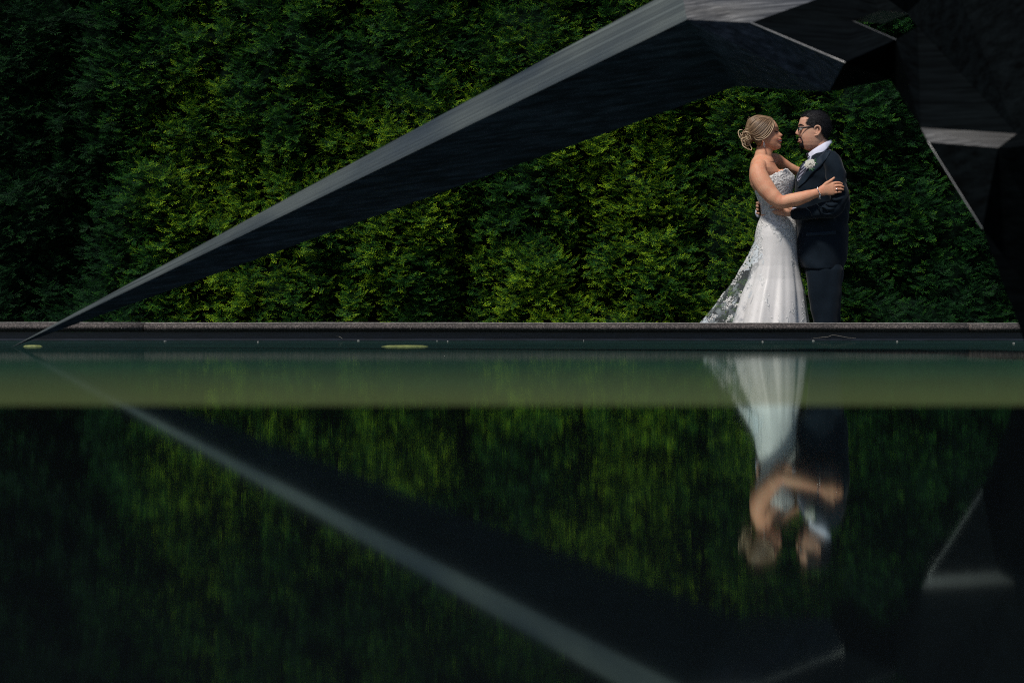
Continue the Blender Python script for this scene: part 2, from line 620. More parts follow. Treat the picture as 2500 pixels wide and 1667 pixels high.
Yc = YW - 0.003
blade([at(996, 793, Yc), at(1000, 798, Yc - 0.004), at(1003, 806, Yc - 0.002)], 0.0016, "curled pale grass blade stuck to the coping above the algae mat")
blade([at(1074, 791, Yc), at(1072, 796, Yc - 0.004), at(1067, 799, Yc - 0.004)], 0.0016, "hooked pale grass blade stuck to the coping right of the algae mat")
blade([at(820, 820, Yc + .04), at(831, 823, Yc + .03), at(842, 832, Yc + .03)], 0.0011, "long thin straw lying slanted against the dark pool liner")
blade([at(1980, 826, Yc + .04), at(2020, 822, Yc + .02), at(2035, 818, Yc + .02), at(2070, 824, Yc + .02), at(2090, 825, Yc + .03)], 0.0009, "forked pale straw against the dark liner below the groom")


# ------------------------------------------------------------------ steel sculpture
steel_arm = mat_steel("brushed_steel_arm", (0.5, 150, 150), contrast=1.9, col=(0.094, 0.112, 0.106), rot=(0, math.radians(17.7), math.radians(33.3)), metal=0.45)
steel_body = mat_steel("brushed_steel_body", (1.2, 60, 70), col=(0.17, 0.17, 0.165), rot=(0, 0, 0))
steel_dark = mat_steel("shade_painted_steel", (4, 40, 45), col=(0.0020, 0.0031, 0.0038), rough=0.8, metal=0.0, spec=0.02, contrast=1.8)  # same steel, shade painted in by darkening facets the sun would reach
steel_under = mat_steel("fill_painted_steel", (2, 40, 45), col=(0.085, 0.085, 0.15), rough=0.6, metal=0.1, spec=0.2)  # same steel, made lighter and bluer to paint ambient light onto undersides
edge_m = mat_simple("edge_glint_steel", (0.24, 0.24, 0.24), rough=0.4, metal=0.6, scale=50, var=0.2, bump=0.1)  # paler steel standing in for sun glint on facet edges

sc = empty("steel_sculpture", (1.9, 4.3, 0.0), "large faceted dark steel sculpture whose long pointed arm dips into the pool", "sculpture")
V = {
    "T": at(28, 849, 5.85), "A": at(1662, -34, 4.42), "B": at(1677, 48, 4.16), "C": at(1797, 211, 4.62),
    "D": at(1833, 56, 4.05), "E": at(2110, -42, 4.30), "G": at(2062, 153, 3.82), "H": at(2024, 224, 4.15),
    "I": at(2187, 97, 3.86), "J": at(2083, 52, 4.12), "K": at(2172, 194, 4.0),
    "P1": at(2148, 26, 4.2), "P2": at(2214, 33, 4.15), "P3": at(2240, 66, 4.0), "S": at(2320, -70, 3.9),
    "M0": at(2248, 312, 3.60), "R1": at(2482, 327, 3.56), "X1": at(2760, 335, 3.2), "X2": at(2760, -70, 3.5),
    "V0": at(2266, 347, 3.50), "V1": at(2437, 361, 3.40), "V2": at(2450, 640, 3.50), "V3": at(2398, 558, 3.40),
    "W0": at(2574, 880, 3.5), "W1": at(2760, 900, 3.5),
}
for k in ("T", "W0", "W1"):
    V[k].z = -0.001 if k == "T" else -0.15
V["T"] = V["T"] + (V["T"] - V["B"]).normalized() * 0.004


def solid(faces, off, name, mats, mis=None, bev=0.003):
    """front facets by vertex name, closed behind by a shifted copy"""
    names = []
    for f in faces:
        for q in f:
            if q not in names:
                names.append(q)
    idx = {q: i for i, q in enumerate(names)}
    n = len(names)
    cen = sum((V[q] for q in names), Vector()) / n
    vs = [V[q] for q in names] + [cen + (V[q] - cen) * 0.93 + Vector(off) for q in names]
    fs = [tuple(idx[q] for q in f) for f in faces]
    mi = list(mis or [0] * len(fs))
    cnt = {}
    for f in fs:
        for a, b in zip(f, f[1:] + f[:1]):
            cnt[(a, b)] = 1
    out = list(fs)
    for f in fs:
        out.append(tuple(n + i for i in f[::-1])); mi.append(len(mats) - 1)
    for (a, b) in cnt:
        if (b, a) not in cnt:
            out.append((b, a, n + a, n + b)); mi.append(len(mats) - 1)
    me = bpy.data.meshes.new(name)
    me.from_pydata([tuple(v) for v in vs], [], out)
    for m in mats:
        me.materials.append(m)
    me.polygons.foreach_set("material_index", mi)
    bm = bmesh.new(); bm.from_mesh(me)
    bmesh.ops.recalc_face_normals(bm, faces=bm.faces)
    bm.to_mesh(me); bm.free()
    o = link(name, me, mats, sc, smooth=False)
    return o


# arm: three-sided spike from the water to the first joint
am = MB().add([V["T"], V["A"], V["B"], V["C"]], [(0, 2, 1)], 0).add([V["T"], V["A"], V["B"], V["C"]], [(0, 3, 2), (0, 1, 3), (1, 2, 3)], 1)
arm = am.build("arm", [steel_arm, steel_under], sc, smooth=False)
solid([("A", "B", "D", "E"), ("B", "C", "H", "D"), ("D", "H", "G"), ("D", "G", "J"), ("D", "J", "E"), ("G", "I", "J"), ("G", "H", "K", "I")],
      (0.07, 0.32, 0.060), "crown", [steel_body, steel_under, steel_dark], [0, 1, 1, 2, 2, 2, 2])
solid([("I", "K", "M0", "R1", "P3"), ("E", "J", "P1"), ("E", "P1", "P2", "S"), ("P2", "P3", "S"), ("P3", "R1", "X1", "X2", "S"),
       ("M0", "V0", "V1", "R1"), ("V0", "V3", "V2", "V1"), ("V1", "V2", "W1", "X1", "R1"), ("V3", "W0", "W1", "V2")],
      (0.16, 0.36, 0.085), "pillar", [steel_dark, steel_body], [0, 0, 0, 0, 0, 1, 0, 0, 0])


def glint_strip(a, b, r=0.0035):  # thin pale strip that paints a sunlit line along a facet edge
    d = (CAM - (a + b) / 2).normalized() * 0.002
    MB().tube([a + d, (a + b) / 2 + d, b + d], [r, r, r], n=6, sub=2).build("edge_glint", edge_m, sc)


glint_strip(V["D"], V["G"], 0.0024)
glint_strip(V["V0"], V["V3"], 0.0015)
glint_strip(V["J"], V["I"], 0.0010)

# ------------------------------------------------------------------ hedge
nz = [VN(i) for i in range(8)]
YH = 10.55


_dr = np.random.default_rng(23)
_gx, _gz = np.meshgrid(np.arange(-6.2, 6.6, 0.27), np.arange(-0.5, 3.7, 0.30))
DCX = (_gx + _dr.uniform(-0.13, 0.13, _gx.shape)).ravel()
DCZ = (_gz + _dr.uniform(-0.14, 0.14, _gz.shape)).ravel()
DR = _dr.uniform(0.17, 0.34, DCX.shape)
DR[::3] *= 1.35
DH = _dr.uniform(0.02, 0.22, DCX.shape)


def domes(x, z):
    """rounded clumps of shoots bulging from the hedge"""
    out = np.zeros(np.shape(x))
    for cx, cz, r, h in zip(DCX, DCZ, DR, DH):
        m = (np.abs(x - cx) < r) & (np.abs(z - cz) < r * 1.2)
        if not m.any():
            continue
        q = 1 - ((x[m] - cx) / r) ** 2 - ((z[m] - cz) / (r * 1.15)) ** 2
        out[m] = np.maximum(out[m], h + 0.85 * r * np.sqrt(np.clip(q, 0, 1)) - 0.30 * r)
    return out


def hedge_y(x, z):
    """front surface of the hedge: bulging shrubs grown into one wall"""
    wx = x + 0.25 * (nz[0](x * 0.8, z * 0.7) - 0.5)
    col = np.abs(np.sin((wx * 1.02 + 0.35) * math.pi / 1.0 + 0.5 * np.sin(x * 0.9)))
    b = 0.15 * (col ** 0.6)
    xw = x + 0.10 * (nz[2](x * 5, z * 5) - 0.5)
    zw = z + 0.10 * (nz[6](x * 5, z * 5) - 0.5)
    b = b + domes(np.asarray(xw, float), np.asarray(zw, float)) - 0.15
    b = b + 0.22 * (nz[1](x * 2.0 + 3, z * 1.7) - 0.4)
    b = b + 0.09 * (nz[2](x * 7.6, z * 7.2) - 0.4)
    b = b + 0.07 * (nz[3](x * 11, z * 12) - 0.4)
    return YH - b


def frond_template(seed):
    """one flat spray: upcurled axis with a comb of short branchlets; returns triangles and tip value"""
    r = np.random.default_rng(seed)
    tris, tip = [], []
    nb = 8
    curl = r.uniform(0.22, 0.5)

    def axis(t):
        return np.array([0.10 * math.sin(2.2 * t + seed), t, curl * t * t - 0.55 * curl * t])
    for i in range(4):
        a, b = axis(i / 4), axis((i + 1) / 4)
        wd = 0.030 * (1 - i / 6)
        tris.append([a - [wd, 0, 0], a + [wd, 0, 0], b]); tip.append([0.25 + i / 6] * 2 + [0.25 + (i + 1) / 6])
    for i in range(nb):
        t = 0.10 + 0.88 * i / nb
        for s in (-1, 1):
            t2 = t + r.uniform(-0.03, 0.03)
            a = axis(t2)
            ln = (0.46 * (1 - t * 0.55)) * r.uniform(0.65, 1.2)
            ang = math.radians(r.uniform(30, 62))
            d = np.array([s * math.sin(ang), math.cos(ang), r.uniform(-0.1, 0.3)])
            e = a + d * ln
            nrm = np.array([d[1], -d[0], 0]) * 0.032
            mid = a + d * ln * 0.6
            tris.append([a - nrm * 0.5, a + nrm * 0.5, mid + nrm]); tip.append([t * 0.3, t * 0.3, t * 0.35 + 0.18])
            tris.append([mid + nrm, mid - nrm, e]); tip.append([t * 0.35 + 0.18, t * 0.35 + 0.18, 1.0])
    return np.array(tris), np.array(tip)


TPL = [frond_template(i) for i in range(6)]


def build_hedge():
    X0, X1, Z0, Z1 = -5.6, 5.9, 0.0, 3.3
    nfr = 96000
    x = rng.uniform(X0, X1, nfr * 2)
    keep = (np.abs(x) < 4.2) | (rng.random(nfr * 2) < 0.45)
    x = x[keep][:nfr]
    nfr = len(x)
    z = rng.uniform(Z0, Z1, nfr)
    e = 0.02
    y = hedge_y(x, z)
    nx = (hedge_y(x + e, z) - hedge_y(x - e, z)) / (2 * e)
    nzv = (hedge_y(x, z + e) - hedge_y(x, z - e)) / (2 * e)
    nrm = np.stack([nx, -np.ones(nfr), nzv], 1)
    nrm /= np.linalg.norm(nrm, axis=1)[:, None]
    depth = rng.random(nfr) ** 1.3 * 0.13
    base = np.stack([x, y, z], 1) - nrm * (0.02 + depth[:, None])
    # growth direction: outward, fanning sideways, and up at the ends
    side = rng.choice([-1.0, 1.0], nfr) * np.where(rng.random(nfr) < 0.62, rng.uniform(0.7, 1.5, nfr), rng.uniform(0, 0.5, nfr))
    d = nrm * rng.uniform(0.35, 0.8, nfr)[:, None] + np.stack([side, np.zeros(nfr), rng.normal(0.02, 0.28, nfr)], 1)
    d /= np.linalg.norm(d, axis=1)[:, None]
    # spray plane: fans tilted between the sky and the viewer
    ref = np.stack([rng.normal(0, 0.35, nfr), rng.normal(-0.45, 0.35, nfr), np.full(nfr, 0.85)], 1)
    up = ref - d * np.sum(ref * d, 1)[:, None]
    up /= np.linalg.norm(up, axis=1)[:, None]
    sx = np.cross(d, up)
    L = rng.uniform(0.048, 0.088, nfr)
    var = rng.random(nfr)
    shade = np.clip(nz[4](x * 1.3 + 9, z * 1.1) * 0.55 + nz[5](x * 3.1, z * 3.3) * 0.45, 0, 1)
    # painted shade: sprays are darkened towards both ends and the top
    edge_shade = np.interp(x, [-4.0, -3.1, -2.3, 1.7, 2.6, 3.3], [0.1, 0.25, 1.0, 1.0, 0.55, 0.3]) * np.interp(z, [1.6, 2.5], [1.0, 0.8])
    shade = (0.1 + 0.9 * np.clip((shade - 0.25) * 2.2, 0, 1)) * edge_shade
    allv, allt = [], []
    k = rng.integers(0, 6, nfr)
    for t in range(6):
        m = k == t
        tr, tp = TPL[t]
        n = int(m.sum())
        q = tr.reshape(-1, 3)
        pos = base[m][:, None, :] + L[m][:, None, None] * (q[None, :, 0:1] * sx[m][:, None, :] + q[None, :, 1:2] * d[m][:, None, :] + q[None, :, 2:3] * up[m][:, None, :])
        allv.append(pos.reshape(-1, 3))
        tv = tp.reshape(-1)[None, :] * (0.60 + 0.56 * shade[m][:, None]) * (0.5 + 0.5 * edge_shade[m][:, None]) * (0.55 + 0.55 * var[m][:, None]) - depth[m][:, None] * 1.4
        allt.append(np.clip(tv, 0.001, 1).reshape(-1))
    vs = np.concatenate(allv); tv = np.concatenate(allt)
    nt = len(vs) // 3
    me = bpy.data.meshes.new("foliage")
    me.vertices.add(len(vs)); me.vertices.foreach_set("co", vs.astype(np.float32).ravel())
    me.loops.add(len(vs)); me.loops.foreach_set("vertex_index", np.arange(len(vs), dtype=np.int32))
    me.polygons.add(nt)
    me.polygons.foreach_set("loop_start", np.arange(0, nt * 3, 3, dtype=np.int32))
    me.polygons.foreach_set("loop_total", np.full(nt, 3, dtype=np.int32))
    me.update(calc_edges=True)
    a = me.attributes.new("tint", "FLOAT", "POINT")
    a.data.foreach_set("value", tv.astype(np.float32))
    return me


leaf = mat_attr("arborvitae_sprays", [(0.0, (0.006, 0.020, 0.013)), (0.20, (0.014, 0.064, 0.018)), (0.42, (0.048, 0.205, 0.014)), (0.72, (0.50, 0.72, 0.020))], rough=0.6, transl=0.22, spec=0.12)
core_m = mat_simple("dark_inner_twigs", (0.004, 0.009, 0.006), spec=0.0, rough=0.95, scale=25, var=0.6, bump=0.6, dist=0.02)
hr = empty("hedge", (0, YH, ZG), "tall dense green arborvitae hedge filling the background behind the couple", "hedge")
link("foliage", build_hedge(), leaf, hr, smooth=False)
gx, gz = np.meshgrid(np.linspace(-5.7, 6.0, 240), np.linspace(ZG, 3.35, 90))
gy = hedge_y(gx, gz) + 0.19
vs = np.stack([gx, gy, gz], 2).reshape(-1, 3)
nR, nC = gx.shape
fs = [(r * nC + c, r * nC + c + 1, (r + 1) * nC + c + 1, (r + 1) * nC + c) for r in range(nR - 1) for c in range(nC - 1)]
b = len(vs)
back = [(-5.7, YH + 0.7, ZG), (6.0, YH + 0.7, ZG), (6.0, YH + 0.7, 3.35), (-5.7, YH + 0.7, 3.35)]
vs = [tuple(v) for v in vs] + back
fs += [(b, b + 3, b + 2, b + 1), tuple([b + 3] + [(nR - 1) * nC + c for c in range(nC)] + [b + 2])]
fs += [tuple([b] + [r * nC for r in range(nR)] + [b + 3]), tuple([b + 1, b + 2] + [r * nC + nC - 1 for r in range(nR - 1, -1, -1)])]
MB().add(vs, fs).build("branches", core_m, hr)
# ------------------------------------------------------------------ the couple
def skin_mat(name, col, red):
    m, nt, nd, lk, b = new_mat(name)
    tc = N(nd, "ShaderNodeTexCoord")
    n1 = N(nd, "ShaderNodeTexNoise", Scale=14, Detail=6, Roughness=0.65)
    n2 = N(nd, "ShaderNodeTexNoise", Scale=180, Detail=3)
    lk.new(tc.outputs["Object"], n1.inputs["Vector"]); lk.new(tc.outputs["Object"], n2.inputs["Vector"])
    r = ramp(nd, [(0.40, col), (0.62, red)])
    lk.new(n1.outputs[0], r.inputs[0])
    lk.new(r.outputs[0], b.inputs["Base Color"])
    b.inputs["Roughness"].default_value = 0.58
    b.inputs["Specular IOR Level"].default_value = 0.3
    b.inputs["Subsurface Weight"].default_value = 0.12
    b.inputs["Subsurface Radius"].default_value = (0.012, 0.004, 0.002)
    bp = N(nd, "ShaderNodeBump", Strength=0.12, Distance=0.0006)
    lk.new(n2.outputs[0], bp.inputs["Height"]); lk.new(bp.outputs[0], b.inputs["Normal"])
    return m


def head_shape(mb, fm, fb, back, w, vtop, vbot, s, nose_w=26, eye_v=475, n=72, rows=74, tilt=0.0):
    """head built row by row; s=+1 faces +X; fm = midline profile, fb = face without nose and lips"""
    vs, fs = [], []
    for i in range(rows):
        v = vtop + (vbot - vtop) * i / (rows - 1)
        um, = interp(fm, v); ub, = interp(fb, v); uk, = interp(back, v); hw, = interp(w, v)
        for q in range(n):
            th = 2 * math.pi * q / n
            c, sn = math.cos(th), math.sin(th)
            y = hw * math.copysign(abs(sn) ** 0.88, sn)
            if c >= 0:
                mid = uk + (ub - uk) * 0.48
                u = mid + (ub - mid) * abs(c) ** 0.80
                nw = nose_w if v < 560 else nose_w * 1.6 if v < 635 else nose_w * 2.0
                k = math.exp(-(y / nw) ** 2) if c > 0.2 else 0
                u += (um - ub) * k
                # eye sockets and cheeks
                so_ = math.exp(-((abs(y) - 62) / 34) ** 2 - ((v - eye_v) / 26) ** 2)
                u -= s * 17 * so_
                ck = math.exp(-((abs(y) - 78) / 40) ** 2 - ((v - eye_v - 85) / 38) ** 2)
                u += s * 9 * ck
            else:
                mid = uk + (ub - uk) * 0.48
                u = mid + (mid - uk) * (-1) * abs(c) ** 0.95
            vs.append(P(u, v, y * KU))
    for i in range(rows - 1):
        for q in range(n):
            q2 = (q + 1) % n
            fs.append((i * n + q, i * n + q2, (i + 1) * n + q2, (i + 1) * n + q))
    fs.append(tuple(range(n))[::-1]); fs.append(tuple((rows - 1) * n + q for q in range(n)))
    mb.add(vs, fs)


def T(mb, pts, n=12, sub=6, **k):
    """tube from traced points (u, v, depth m, radius units[, depth radius units])"""
    mb.tube([P(p[0], p[1], p[2]) for p in pts], [(p[3] * KU, (p[4] if len(p) > 4 else p[3]) * KU) for p in pts], n=n, sub=sub, **k)


def rows_tube(mb, tab, n=48, dv=12, yaw=0.0, cy=0.0, pw=1.0):
    """upright body made of level oval rows; tab = (v, left u, right u, half depth units)"""
    v0, v1 = tab[0][0], tab[-1][0]
    k = max(4, int((v1 - v0) / dv))
    vs, fs = [], []
    for i in range(k + 1):
        v = v0 + (v1 - v0) * i / k
        L, R, D = interp(tab, v)
        for q in range(n):
            th = 2 * math.pi * q / n
            c, s_ = math.cos(th), math.sin(th)
            vs.append(P((L + R) / 2 + (R - L) / 2 * math.copysign(abs(c) ** pw, c), v, cy + D * KU * math.copysign(abs(s_) ** pw, s_)))
    for i in range(k):
        for q in range(n):
            q2 = (q + 1) % n
            fs.append((i * n + q, i * n + q2, (i + 1) * n + q2, (i + 1) * n + q))
    fs.append(tuple(range(n))[::-1]); fs.append(tuple(k * n + q for q in range(n)))
    mb.add(vs, fs)


VG = (800 - (ZG - CZ) * F / YP - 230) * 5.227     # row where the couple's feet meet the ground

# ---------------- bride
bride = empty("person", P(1130, VG, 0), "woman in a strapless white lace wedding gown with blonde updo, embracing the man", "person", "wedding couple embracing by the hedge")
b_skin = skin_mat("warm_fair_skin", (0.66, 0.345, 0.215), (0.62, 0.275, 0.165))
fm = [(280, 930), (285, 960), (300, 1040), (330, 1095), (370, 1125), (410, 1147), (445, 1156), (468, 1154), (490, 1171), (508, 1196), (521, 1211), (534, 1206), (547, 1188), (560, 1184), (573, 1192), (586, 1188), (597, 1178), (608, 1188), (622, 1189), (637, 1178), (655, 1188), (675, 1189), (695, 1172), (708, 1142), (722, 1090)]
fb = [(280, 925), (285, 955), (300, 1035), (330, 1088), (370, 1118), (410, 1138), (445, 1144), (480, 1134), (520, 1136), (560, 1150), (600, 1154), (640, 1158), (675, 1160), (700, 1132), (722, 1080)]
bk = [(280, 900), (285, 860), (320, 800), (380, 765), (450, 760), (520, 780), (580, 830), (620, 870), (660, 900), (722, 930)]
hw = [(280, 25), (285, 50), (310, 98), (350, 128), (400, 143), (460, 148), (520, 145), (580, 134), (630, 118), (670, 98), (700, 72), (722, 42)]
hb = MB(); head_shape(hb, fm, fb, bk, hw, 280, 722, 1, eye_v=478)
head_b = hb.mesh("h")
bv_head_b = bvh_of(head_b)
bb = MB(); bb.v, bb.f, bb.m, bb.c = hb.v[:], hb.f[:], hb.m[:], hb.c[:]
T(bb, [(985, 600, 0, 96, 92), (975, 700, 0, 104, 98), (960, 780, 0, 112, 108), (950, 860, 0, 130, 150)], n=24)
rows_tube(bb, [(770, 880, 1040, 90), (800, 838, 1075, 140), (840, 812, 1092, 215), (880, 797, 1105, 275), (930, 788, 1135, 300), (990, 780, 1185, 280), (1050, 778, 1215, 250), (1110, 785, 1240, 235), (1170, 800, 1250, 225), (1240, 850, 1262, 225), (1350, 902, 1262, 200), (1500, 940, 1280, 190), (1700, 890, 1350, 250), (1900, 870, 1360, 270), (2100, 900, 1330, 230)], n=48)
# collar bones and shoulder blades
T(bb, [(1010, 872, -.07, 11), (930, 884, -.12, 14)], n=8)
# bust under the gown
bb.ball(P(1200, 1055, -.050), (.042, .044, .050), 20, 14); bb.ball(P(1200, 1055, .050), (.042, .044, .050), 20, 14)
bb.ball(P(1160, 1030, 0), (.032, .070, .036), 20, 14)
# near arm
T(bb, [(915, 915, -.120, 88), (893, 985, -.155, 106), (925, 1090, -.180, 116), (985, 1190, -.200, 114), (1075, 1300, -.225, 100), (1150, 1362, -.240, 88), (1215, 1378, -.250, 82), (1300, 1358, -.262, 84), (1400, 1338, -.275, 84), (1510, 1304, -.283, 73), (1610, 1272, -.288, 58), (1685, 1252, -.290, 50, 42)], n=22)
T(bb, [(1668, 1256, -.290, 50, 40), (1720, 1232, -.296, 66, 34), (1780, 1210, -.300, 84, 30), (1840, 1206, -.304, 84, 27), (1862, 1204, -.305, 76, 22)], n=20)
FB = [[(1835, 1146, -.303, 19), (1880, 1133, -.307, 18), (1925, 1131, -.306, 16), (1966, 1146, -.299, 12)],
      [(1842, 1186, -.304, 20), (1892, 1172, -.309, 18), (1940, 1172, -.307, 16), (1983, 1184, -.300, 12)],
      [(1842, 1226, -.304, 19), (1890, 1214, -.309, 17), (1936, 1212, -.307, 16), (1978, 1220, -.300, 12)],
      [(1828, 1264, -.302, 18), (1870, 1258, -.306, 16), (1912, 1252, -.305, 14), (1954, 1250, -.299, 11)],
      [(1722, 1196, -.296, 34, 24), (1760, 1148, -.302, 26, 22), (1810, 1112, -.306, 19), (1864, 1068, -.304, 13)]]
for f_ in FB:
    T(bb, f_, n=12)
# far arm reaching up to his shoulder
T(bb, [(1010, 900, .130, 95), (1070, 845, .165, 88), (1130, 845, .185, 82), (1210, 893, .200, 74), (1300, 945, .215, 66), (1400, 985, .228, 58), (1500, 1000, .232, 50), (1570, 990, .232, 44)], n=20)
T(bb, [(1560, 990, .232, 44, 40), (1630, 975, .236, 78, 28), (1690, 962, .238, 76, 24)], n=14)
for q in range(4):
    T(bb, [(1680, 910 + 34 * q, .238, 18), (1740, 900 + 35 * q, .242, 17), (1795, 905 + 35 * q - abs(q - 1.5) * 2, .236, 12)], n=8)
T(bb, [(1590, 950, .225, 26), (1620, 900, .222, 20), (1650, 870, .220, 13)], n=8)
# ear
T(bb, [(965, 560, -.068, 12), (950, 585, -.072, 15), (962, 612, -.070, 14)], n=8)
body_b = remesh(bb.mesh("body"), 0.0027, 5)
bv_b = bvh_of(body_b)
link("body", body_b, b_skin, bride)

# face details
lipm = mat_simple("rose_lips", (0.42, 0.10, 0.085), rough=0.35, scale=120, var=0.15, bump=0.1)
toothm = mat_simple("teeth", (0.75, 0.72, 0.66), rough=0.3, scale=120, var=0.05, bump=0)
lashm = mat_simple("dark_lashes", (0.035, 0.022, 0.018), rough=0.8, scale=90, var=0.2, bump=0)
browm = mat_simple("light_brown_brow", (0.17, 0.10, 0.06), rough=0.8, scale=90, var=0.2, bump=0)
eyem = mat_simple("eye_white", (0.6, 0.58, 0.55), rough=0.2, scale=60, var=0.05, bump=0)


def face_tube(parent, name, bv, pts, rad, mat, side=1, off=0.0, n=8):
    q = [drop(bv, u, v, off, side=side) for u, v in pts]
    mb = MB().tube(q, [r * KU for r in rad], n=n, sub=4)
    return mb.build(name, mat, parent)


mb = MB()
mid_up, mid_lo = P(1190, 577, 0), P(1187, 616, 0)
for nm, mid, near, cor in (("lip", mid_up, [(1176, 580), (1158, 585), (1140, 590)], 1), ("lip", mid_lo, [(1174, 613), (1158, 604), (1140, 592)], 1)):
    a = [drop(bv_b, u, v, 0.0, side=1) for u, v in near]
    c = [drop(bv_b, u, v, 0.0, side=-1) for u, v in near]
    pts = a[::-1] + [mid] + c
    MB().tube(pts, [x * KU for x in (3, 6, 8, 9, 8, 6, 3)], n=8, sub=4).build(nm, lipm, bride)
a = [drop(bv_b, u, v, -0.001, side=1) for u, v in [(1180, 597), (1166, 597), (1150, 594)]]
c = [drop(bv_b, u, v, -0.001, side=-1) for u, v in [(1180, 597), (1166, 597), (1150, 594)]]
MB().tube(a[::-1] + [P(1184, 597, 0)] + c, [x * KU for x in (3, 8, 10, 10, 10, 8, 3)], n=8, sub=4).build("teeth", toothm, bride)
for sd_, nm in ((1, 1), (-1, -1)):
    e = face_tube(bride, "eyelashes", bv_b, [(1094, 470), (1112, 478), (1130, 482), (1146, 478)], (4, 7, 7, 4), lashm, side=sd_)
    face_tube(bride, "eyebrow", bv_b, [(1082, 430), (1105, 420), (1128, 424), (1146, 436)], (3, 5, 6, 4), browm, side=sd_)

# hair
hairm = mat_attr("highlighted_blonde_hair", [(0.0, (0.055, 0.030, 0.015)), (0.35, (0.16, 0.095, 0.05)), (0.7, (0.34, 0.22, 0.125)), (1.0, (0.62, 0.46, 0.29))], rough=0.42, spec=0.5)
hm = MB()
# scalp cover
capv = MB()
head_shape(capv, [(v, u + 6) for v, u in fb], [(v, u + 6) for v, u in fb], [(v, u - 16) for v, u in bk], [(v, x + 12) for v, x in hw], 270, 690, 1, eye_v=-999)
line = [(262, 1100), (300, 1094), (360, 1082), (420, 1062), (480, 1030), (530, 985), (570, 955), (620, 935), (690, 900)]
inv = 5.227


def uv_of(p):
    d = p[1]
    return ((p[0] * F / d + 1250 - 1680) * inv, (800 - (p[2] - CZ) * F / d - 230) * inv)


keep = []
for f_ in capv.f:
    cx = [sum(capv.v[i][k] for i in f_) / len(f_) for k in range(3)]
    u, v = uv_of(cx)
    lim, = interp(line, v)
    if u < lim and len(f_) < 10 or v < 275:
        keep.append(f_)
hm.add(capv.v, keep, 0, 0.18)
bv_cap = bvh_of(capv.mesh("cap"))


def lock(pts2, off, r, tone, side=1, wob=0.0):
    q = []
    for i, (u, v) in enumerate(pts2):
        p = drop(bv_cap, u, v, off, side=side)
        q.append(p)
    hm.tube(q, [(r * (0.45 if i in (0, len(q) - 1) else 1.0), r * 0.62) for i in range(len(q))], n=7, sub=5, col=max(0.01, min(1, tone)))


GA = resample([(1088, 285), (1088, 350), (1068, 430), (1030, 500), (975, 552), (910, 578), (850, 568), (800, 535)], 8)
GB = resample([(1050, 268), (960, 262), (880, 285), (820, 330), (775, 385), (745, 430), (725, 470), (715, 510)], 8)
for side in (1, -1):
    for i in range(84):
        s = i / 83 + random.uniform(-0.012, 0.012)
        g_ = GA * (1 - s) + GB * s + np.array([[random.uniform(-3, 3), random.uniform(-3, 3)] for _ in range(8)])
        lock([tuple(x) for x in g_], random.uniform(0.001, 0.005), random.uniform(0.0014, 0.0034), random.choice([0.08, 0.18, 0.28, 0.38, 0.48, 0.58, 0.78]) + random.uniform(-.08, .08), side)
    for i in range(26):   # top of the head across to the far side
        s = i / 25
        yy = side * 0.075 * s
        pts = []
        for k, (u, v) in enumerate([(1088, 310), (1045, 285), (960, 272), (870, 290), (800, 345), (765, 410), (740, 470)]):
            h_ = bv_cap.find_nearest(P(u, v, yy * (1 if k < 5 else .6)))
            pts.append(h_[0] + (h_[0] - P(950, 450, 0)).normalized() * random.uniform(.001, .004))
        hm.tube(pts, [random.uniform(.002, .0036) if 0 < j < 6 else .0015 for j in range(7)], n=7, sub=5, col=random.uniform(.05, .75))
# face framing swoop, brightest
lock([(1100, 300), (1098, 360), (1080, 440), (1042, 510), (985, 562), (915, 588), (862, 578), (840, 545)], 0.007, 0.0030, 0.88)
lock([(1060, 268), (1078, 330), (1068, 420), (1020, 500), (950, 560), (880, 560)], 0.008, 0.0026, 0.8)
# bun of loose curls
bc = (742, 545)
hm.ball(P(bc[0] + 25, bc[1] - 5, 0), (.043, .055, .055), col=0.12)
for i in range(110):
    a0 = random.uniform(0, 6.28); el = random.uniform(-1.0, 1.0)
    cx = bc[0] + 58 * math.cos(a0) * random.uniform(.3, 1) + 4; cy = bc[1] + 105 * math.sin(a0) * random.uniform(.3, 1)
    dy = -0.055 * math.sqrt(max(0, 1 - ((cx - bc[0]) / 75) ** 2 - ((cy - bc[1]) / 130) ** 2)) * random.choice([1, 1, -1]) - 0.002
    rr = random.uniform(16, 40); st = random.uniform(0, 6.28); arc = random.uniform(2.4, 5.2) * random.choice([-1, 1])
    sq = random.uniform(.5, 1); tl = random.uniform(0, 3.14)
    pts = []
    for k in range(7):
        t = st + arc * k / 6
        x_, y_ = rr * math.cos(t), rr * sq * math.sin(t)
        pts.append(P(cx + x_ * math.cos(tl) - y_ * math.sin(tl), cy + x_ * math.sin(tl) + y_ * math.cos(tl) + 2 * k, dy + 0.006 * math.sin(t * 1.3)))
    hm.tube(pts, [.0016] + [random.uniform(.0018, .0034)] * 5 + [.0014], n=6, sub=5, col=random.choice([.2, .4, .6, .75, .9, 1.0]))
for pts in ([(690, 455), (655, 462), (640, 490), (652, 540), (680, 590)], [(800, 520), (750, 470), (700, 520), (760, 545), (815, 555)],
            [(700, 540), (740, 580), (780, 640), (810, 690), (800, 715), (765, 690)], [(672, 560), (690, 620), (700, 660), (740, 690), (780, 715)],
            [(735, 470), (700, 500), (690, 560), (720, 610), (735, 650)], [(760, 600), (790, 640), (812, 700)], [(660, 500), (700, 545), (760, 540), (820, 560)]):
    q = [P(u, v, -0.052 + 0.012 * abs(u - 740) / 80) for u, v in pts]
    hm.tube(q, [.0015] + [.0034] * (len(q) - 2) + [.0013], n=7, sub=6, col=0.97)
